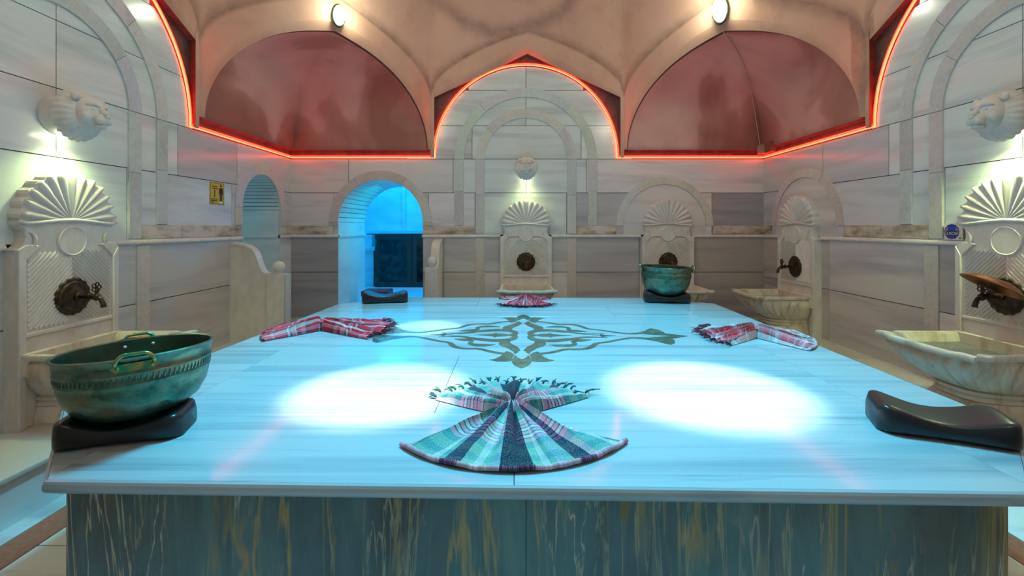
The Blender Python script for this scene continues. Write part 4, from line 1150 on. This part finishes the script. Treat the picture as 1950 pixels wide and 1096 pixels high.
# cable down the right niche, following its crease
def squinch_pt(k, i_, uq, back=.03):
    NS = 26; t = cos(pi/2*i_/NS); w_ = 1.30*t; z = 2.57+1.22*squ(t); bl = min(1, (i_/NS)**1.3*1.25); u = uq*w_; q = abs(uq)
    dp = w_*((1-bl)*(1-q)+bl*.95*sqrt(max(0,1-q*q)))*.985-back
    return pt(k,0,z,0)+Vector((cos(k*pi/4),sin(k*pi/4),0))*dp+Vector((-sin(k*pi/4),cos(k*pi/4),0))*u
pts = [Vector((CX+(A-.1)*cos(a), CY+(A-.1)*sin(a), 3.86)), Vector((CX+(A-.04)*cos(a), CY+(A-.04)*sin(a), 3.76))]
for i in range(23, -1, -1): pts.append(squinch_pt(1, i, .02*sin(i*.2)))
mb = MB(); mb.tube(pts, .006, 6); tag(mb.build('cable', M['cable'], None, smooth=True), 'thin beige cable running down the right corner niche from the lamp', 'cable')
jb = empty('junction_box'); 
mb = MB(); mb.box(XR-.13,XR-.03,YB-.16,YB-.06,2.50,2.62); mb.build('box', M['plastic'], jb)
mb = MB(); mb.box(XR-.10,XR-.035,YB-.34,YB-.20,2.50,2.63); mb.build('cover', M['whitebox'], jb)
mb = MB(); mb.tube([(XR-.45,YB-.04,2.50),(XR-.14,YB-.06,2.505)], .008, 6); mb.build('conduit', M['print'], jb)
tag(jb, 'small grey junction box in the right corner just above the neon line', 'junction box')

# ------------------------------------------------------------------ warning sign on the left wall
def text_mesh(name, s, size, material, parent, matrix, ext=.0006):
    cu = bpy.data.curves.new(name, 'FONT'); cu.body = s; cu.size = size; cu.extrude = ext; cu.align_x = 'CENTER'; cu.align_y = 'CENTER'
    t = bpy.data.objects.new(name, cu); COL.objects.link(t); bpy.context.view_layer.update()
    dg = bpy.context.evaluated_depsgraph_get(); me = bpy.data.meshes.new_from_object(t.evaluated_get(dg)); bpy.data.objects.remove(t)
    me.transform(matrix); me.materials.clear(); me.materials.append(material)
    o = bpy.data.objects.new(name, me); COL.objects.link(o); o.parent = parent; return o
sg = empty('wall_sign', Tleft(4.75, 1.855, .0215)); tag(sg, 'yellow distance sign with 1 and black standing figure on the left wall', 'sign')
# sign local: u = world y - 4.75 (to the right as seen), z, n -> +x
S = lambda u,z,n: Vector((n, u, z))
mb = MB(); mb.prism([(-.115,-.115),(.115,-.115),(.115,.115),(-.115,.115)], 0, .003, S); mb.build('plate', M['yellow'], sg)
mb = MB()
for z, u0, u1 in ((.072,-.085,.0),(.052,-.085,.01),(-.058,-.095,-.035),(-.058,-.028,.005),(-.074,-.095,.005),(-.090,-.095,-.05)):
    mb.prism([(u0,z-.0045),(u1,z-.0045),(u1,z+.0045),(u0,z+.0045)], .003, .0038, S)
for p in ([(-.108,-.108),(.108,-.108),(.108,-.104),(-.108,-.104)], [(-.108,.104),(.108,.104),(.108,.108),(-.108,.108)], [(-.108,-.108),(-.104,-.108),(-.104,.108),(-.108,.108)], [(.104,-.108),(.108,-.108),(.108,.108),(.104,.108)]): mb.prism(p, .003, .0038, S)
mb.build('small_print', M['print'], sg)
Rm = Matrix(((0,0,1,.0035),(1,0,0,-.04),(0,1,0,-.005),(0,0,0,1)))
text_mesh('numeral', '1', .125, M['print'], sg, Rm)
mb = MB()
mb.prism([(.060+.013*cos(t), .083+.015*sin(t)) for t in [2*pi*i/14 for i in range(14)]], .003, .004, S)
mb.prism([(.034,.060),(.086,.060),(.092,.045),(.092,-.01),(.084,-.012),(.080,.035),(.080,-.075),(.063,-.075),(.061,.0),(.057,-.0),(.055,-.075),(.040,-.075),(.040,.035),(.036,-.012),(.028,-.01),(.028,.045)], .003, .004, S)
mb.build('figure', M['print'], sg)
mb = MB(); mb.prism([(.035,-.082),(.085,-.082),(.080,-.100),(.042,-.100)], .003, .0038, S); mb.build('floor_mark', M['whitep'], sg)

# ------------------------------------------------------------------ soap box on the right rail
sb = empty('soap_box', Tright(3.56, 1.4085, .040)); tag(sb, 'small white soap box with blue round label on the right rail, upside down', 'box')
# local: u toward +y is left in the picture ; n into the room
B = lambda u,z,n: Vector((-n, u, z))
mb = MB(); mb.prism([(-.075,0),(.075,0),(.075,.128),(-.075,.128)], -.036, 0, B, .002); mb.build('carton', M['card'], sb)
mb = MB(); mb.prism([(.012+.060*cos(t)*(1+.03*cos(12*t)), .066+.058*sin(t)*(1+.03*cos(12*t))) for t in [2*pi*i/72 for i in range(72)]], -.0, .0006, B); mb.build('label_ring', M['navyp'], sb)
mb = MB(); mb.prism([(.012+.054*cos(t), .066+.052*sin(t)) for t in [2*pi*i/40 for i in range(40)]], .0006, .0009, B); mb.build('lilac_border', M['pinkp'], sb)
mb = MB(); mb.prism([(-.022,.018),(.046,.018),(.050,.040),(.044,.068),(.044,.112),(.012,.122),(-.020,.112),(-.020,.068),(-.026,.040)], .0009, .0014, B); mb.build('label', M['bluep'], sb)
mb = MB(); mb.prism([(-.035,.034),(.055,.034),(.055,.072),(-.035,.072)], .0014, .0018, B); mb.build('name_panel', M['navyp'], sb)
# ROXY rotated by half a turn: text x axis runs along +y(world) after the turn
Rm = Matrix(((0,0,-1,-.0022),(1,0,0,.010),(0,-1,0,.053),(0,0,0,1)))
text_mesh('lettering', 'ROXY', .034, M['whitep'], sb, Rm, .0003)
mb = MB(); mb.prism([(-.055+.010*cos(t), .016+.008*sin(t)) for t in [2*pi*i/16 for i in range(16)]], .0, .0006, B); mb.build('orange_mark', M['orangep'], sb)
dsc = MB(); dsc.lathe([(.001,0),(.055,0),(.06,.006),(.055,.012),(.001,.012)], 28, lambda x,y,z: Vector((XR-.02-z-.002, 3.475+x*.5-.0, 1.47+y))); o = dsc.build('soap_disc', M['stainc'], None, angle=40)
tag(o, 'stained round lid leaning on the wall behind the soap box', 'lid')

# ------------------------------------------------------------------ cabinet and red box beyond the doorway
cb = empty('wooden_cabinet', (-1.98, 8.82, .36)); tag(cb, 'dark wooden cabinet with two glazed doors beyond the blue doorway', 'cabinet')
mb = MB(); mb.box(-.70,.70,-.04,.36,0,1.02); mb.build('carcass', M['wood'], cb)
for s in (-1, 1):
    x0, x1 = (-.695,-.008) if s < 0 else (.008,.695)
    d = empty('door'); d.parent = cb
    mb = MB(); f = .085
    for (a0,a1,z0,z1) in ((x0,x0+f,.02,1.0),(x1-f,x1,.02,1.0),(x0+f,x1-f,.02,.02+f),(x0+f,x1-f,1.0-f,1.0)): mb.box(a0,a1,-.065,-.04,z0,z1)
    mb.build('door_frame', M['wood'], d)
    mb = MB(); mb.box(x0+f,x1-f,-.050,-.042,.02+f,1.0-f); mb.build('pane', M['glass'], d)
    for z in (.14,.86):
        mb = MB(); mb.box(x0+.012 if s<0 else x1-.022, x0+.022 if s<0 else x1-.012, -.073,-.064,z-.05,z+.05)
        mb.build('hinge', M['brass_green'], d)
rb = empty('red_bench_box', (-2.10, 6.98, PZ)); tag(rb, 'dark red padded box standing on the floor in the blue doorway', 'box')
mb = MB(); mb.box(-.19,.19,-.15,.15,0,.20); mb.build('base', M['wood'], rb)
mb = MB(); mb.box(-.20,.20,-.16,.16,.20,.29); o = mb.build('cushion', M['redbox'], rb); md = o.modifiers.new('b','BEVEL'); md.width=.015; md.segments=3

# ------------------------------------------------------------------ lights that belong to the rooms beyond
light('AREA', 'far_room_light', (-2.0, 8.2, 3.2), 70, (.0, .36, 1), (-2.0, 8.4, 0), 1.2)
light('AREA', 'passage_light', (-1.86, 6.95, 2.12), 11, (.0, .50, .58), (-1.86, 6.95, 0), .4)
light('POINT', 'side_passage_light', (XL-.6, 5.50, 1.6), 1.3, (.0, .42, .52), None, .08)
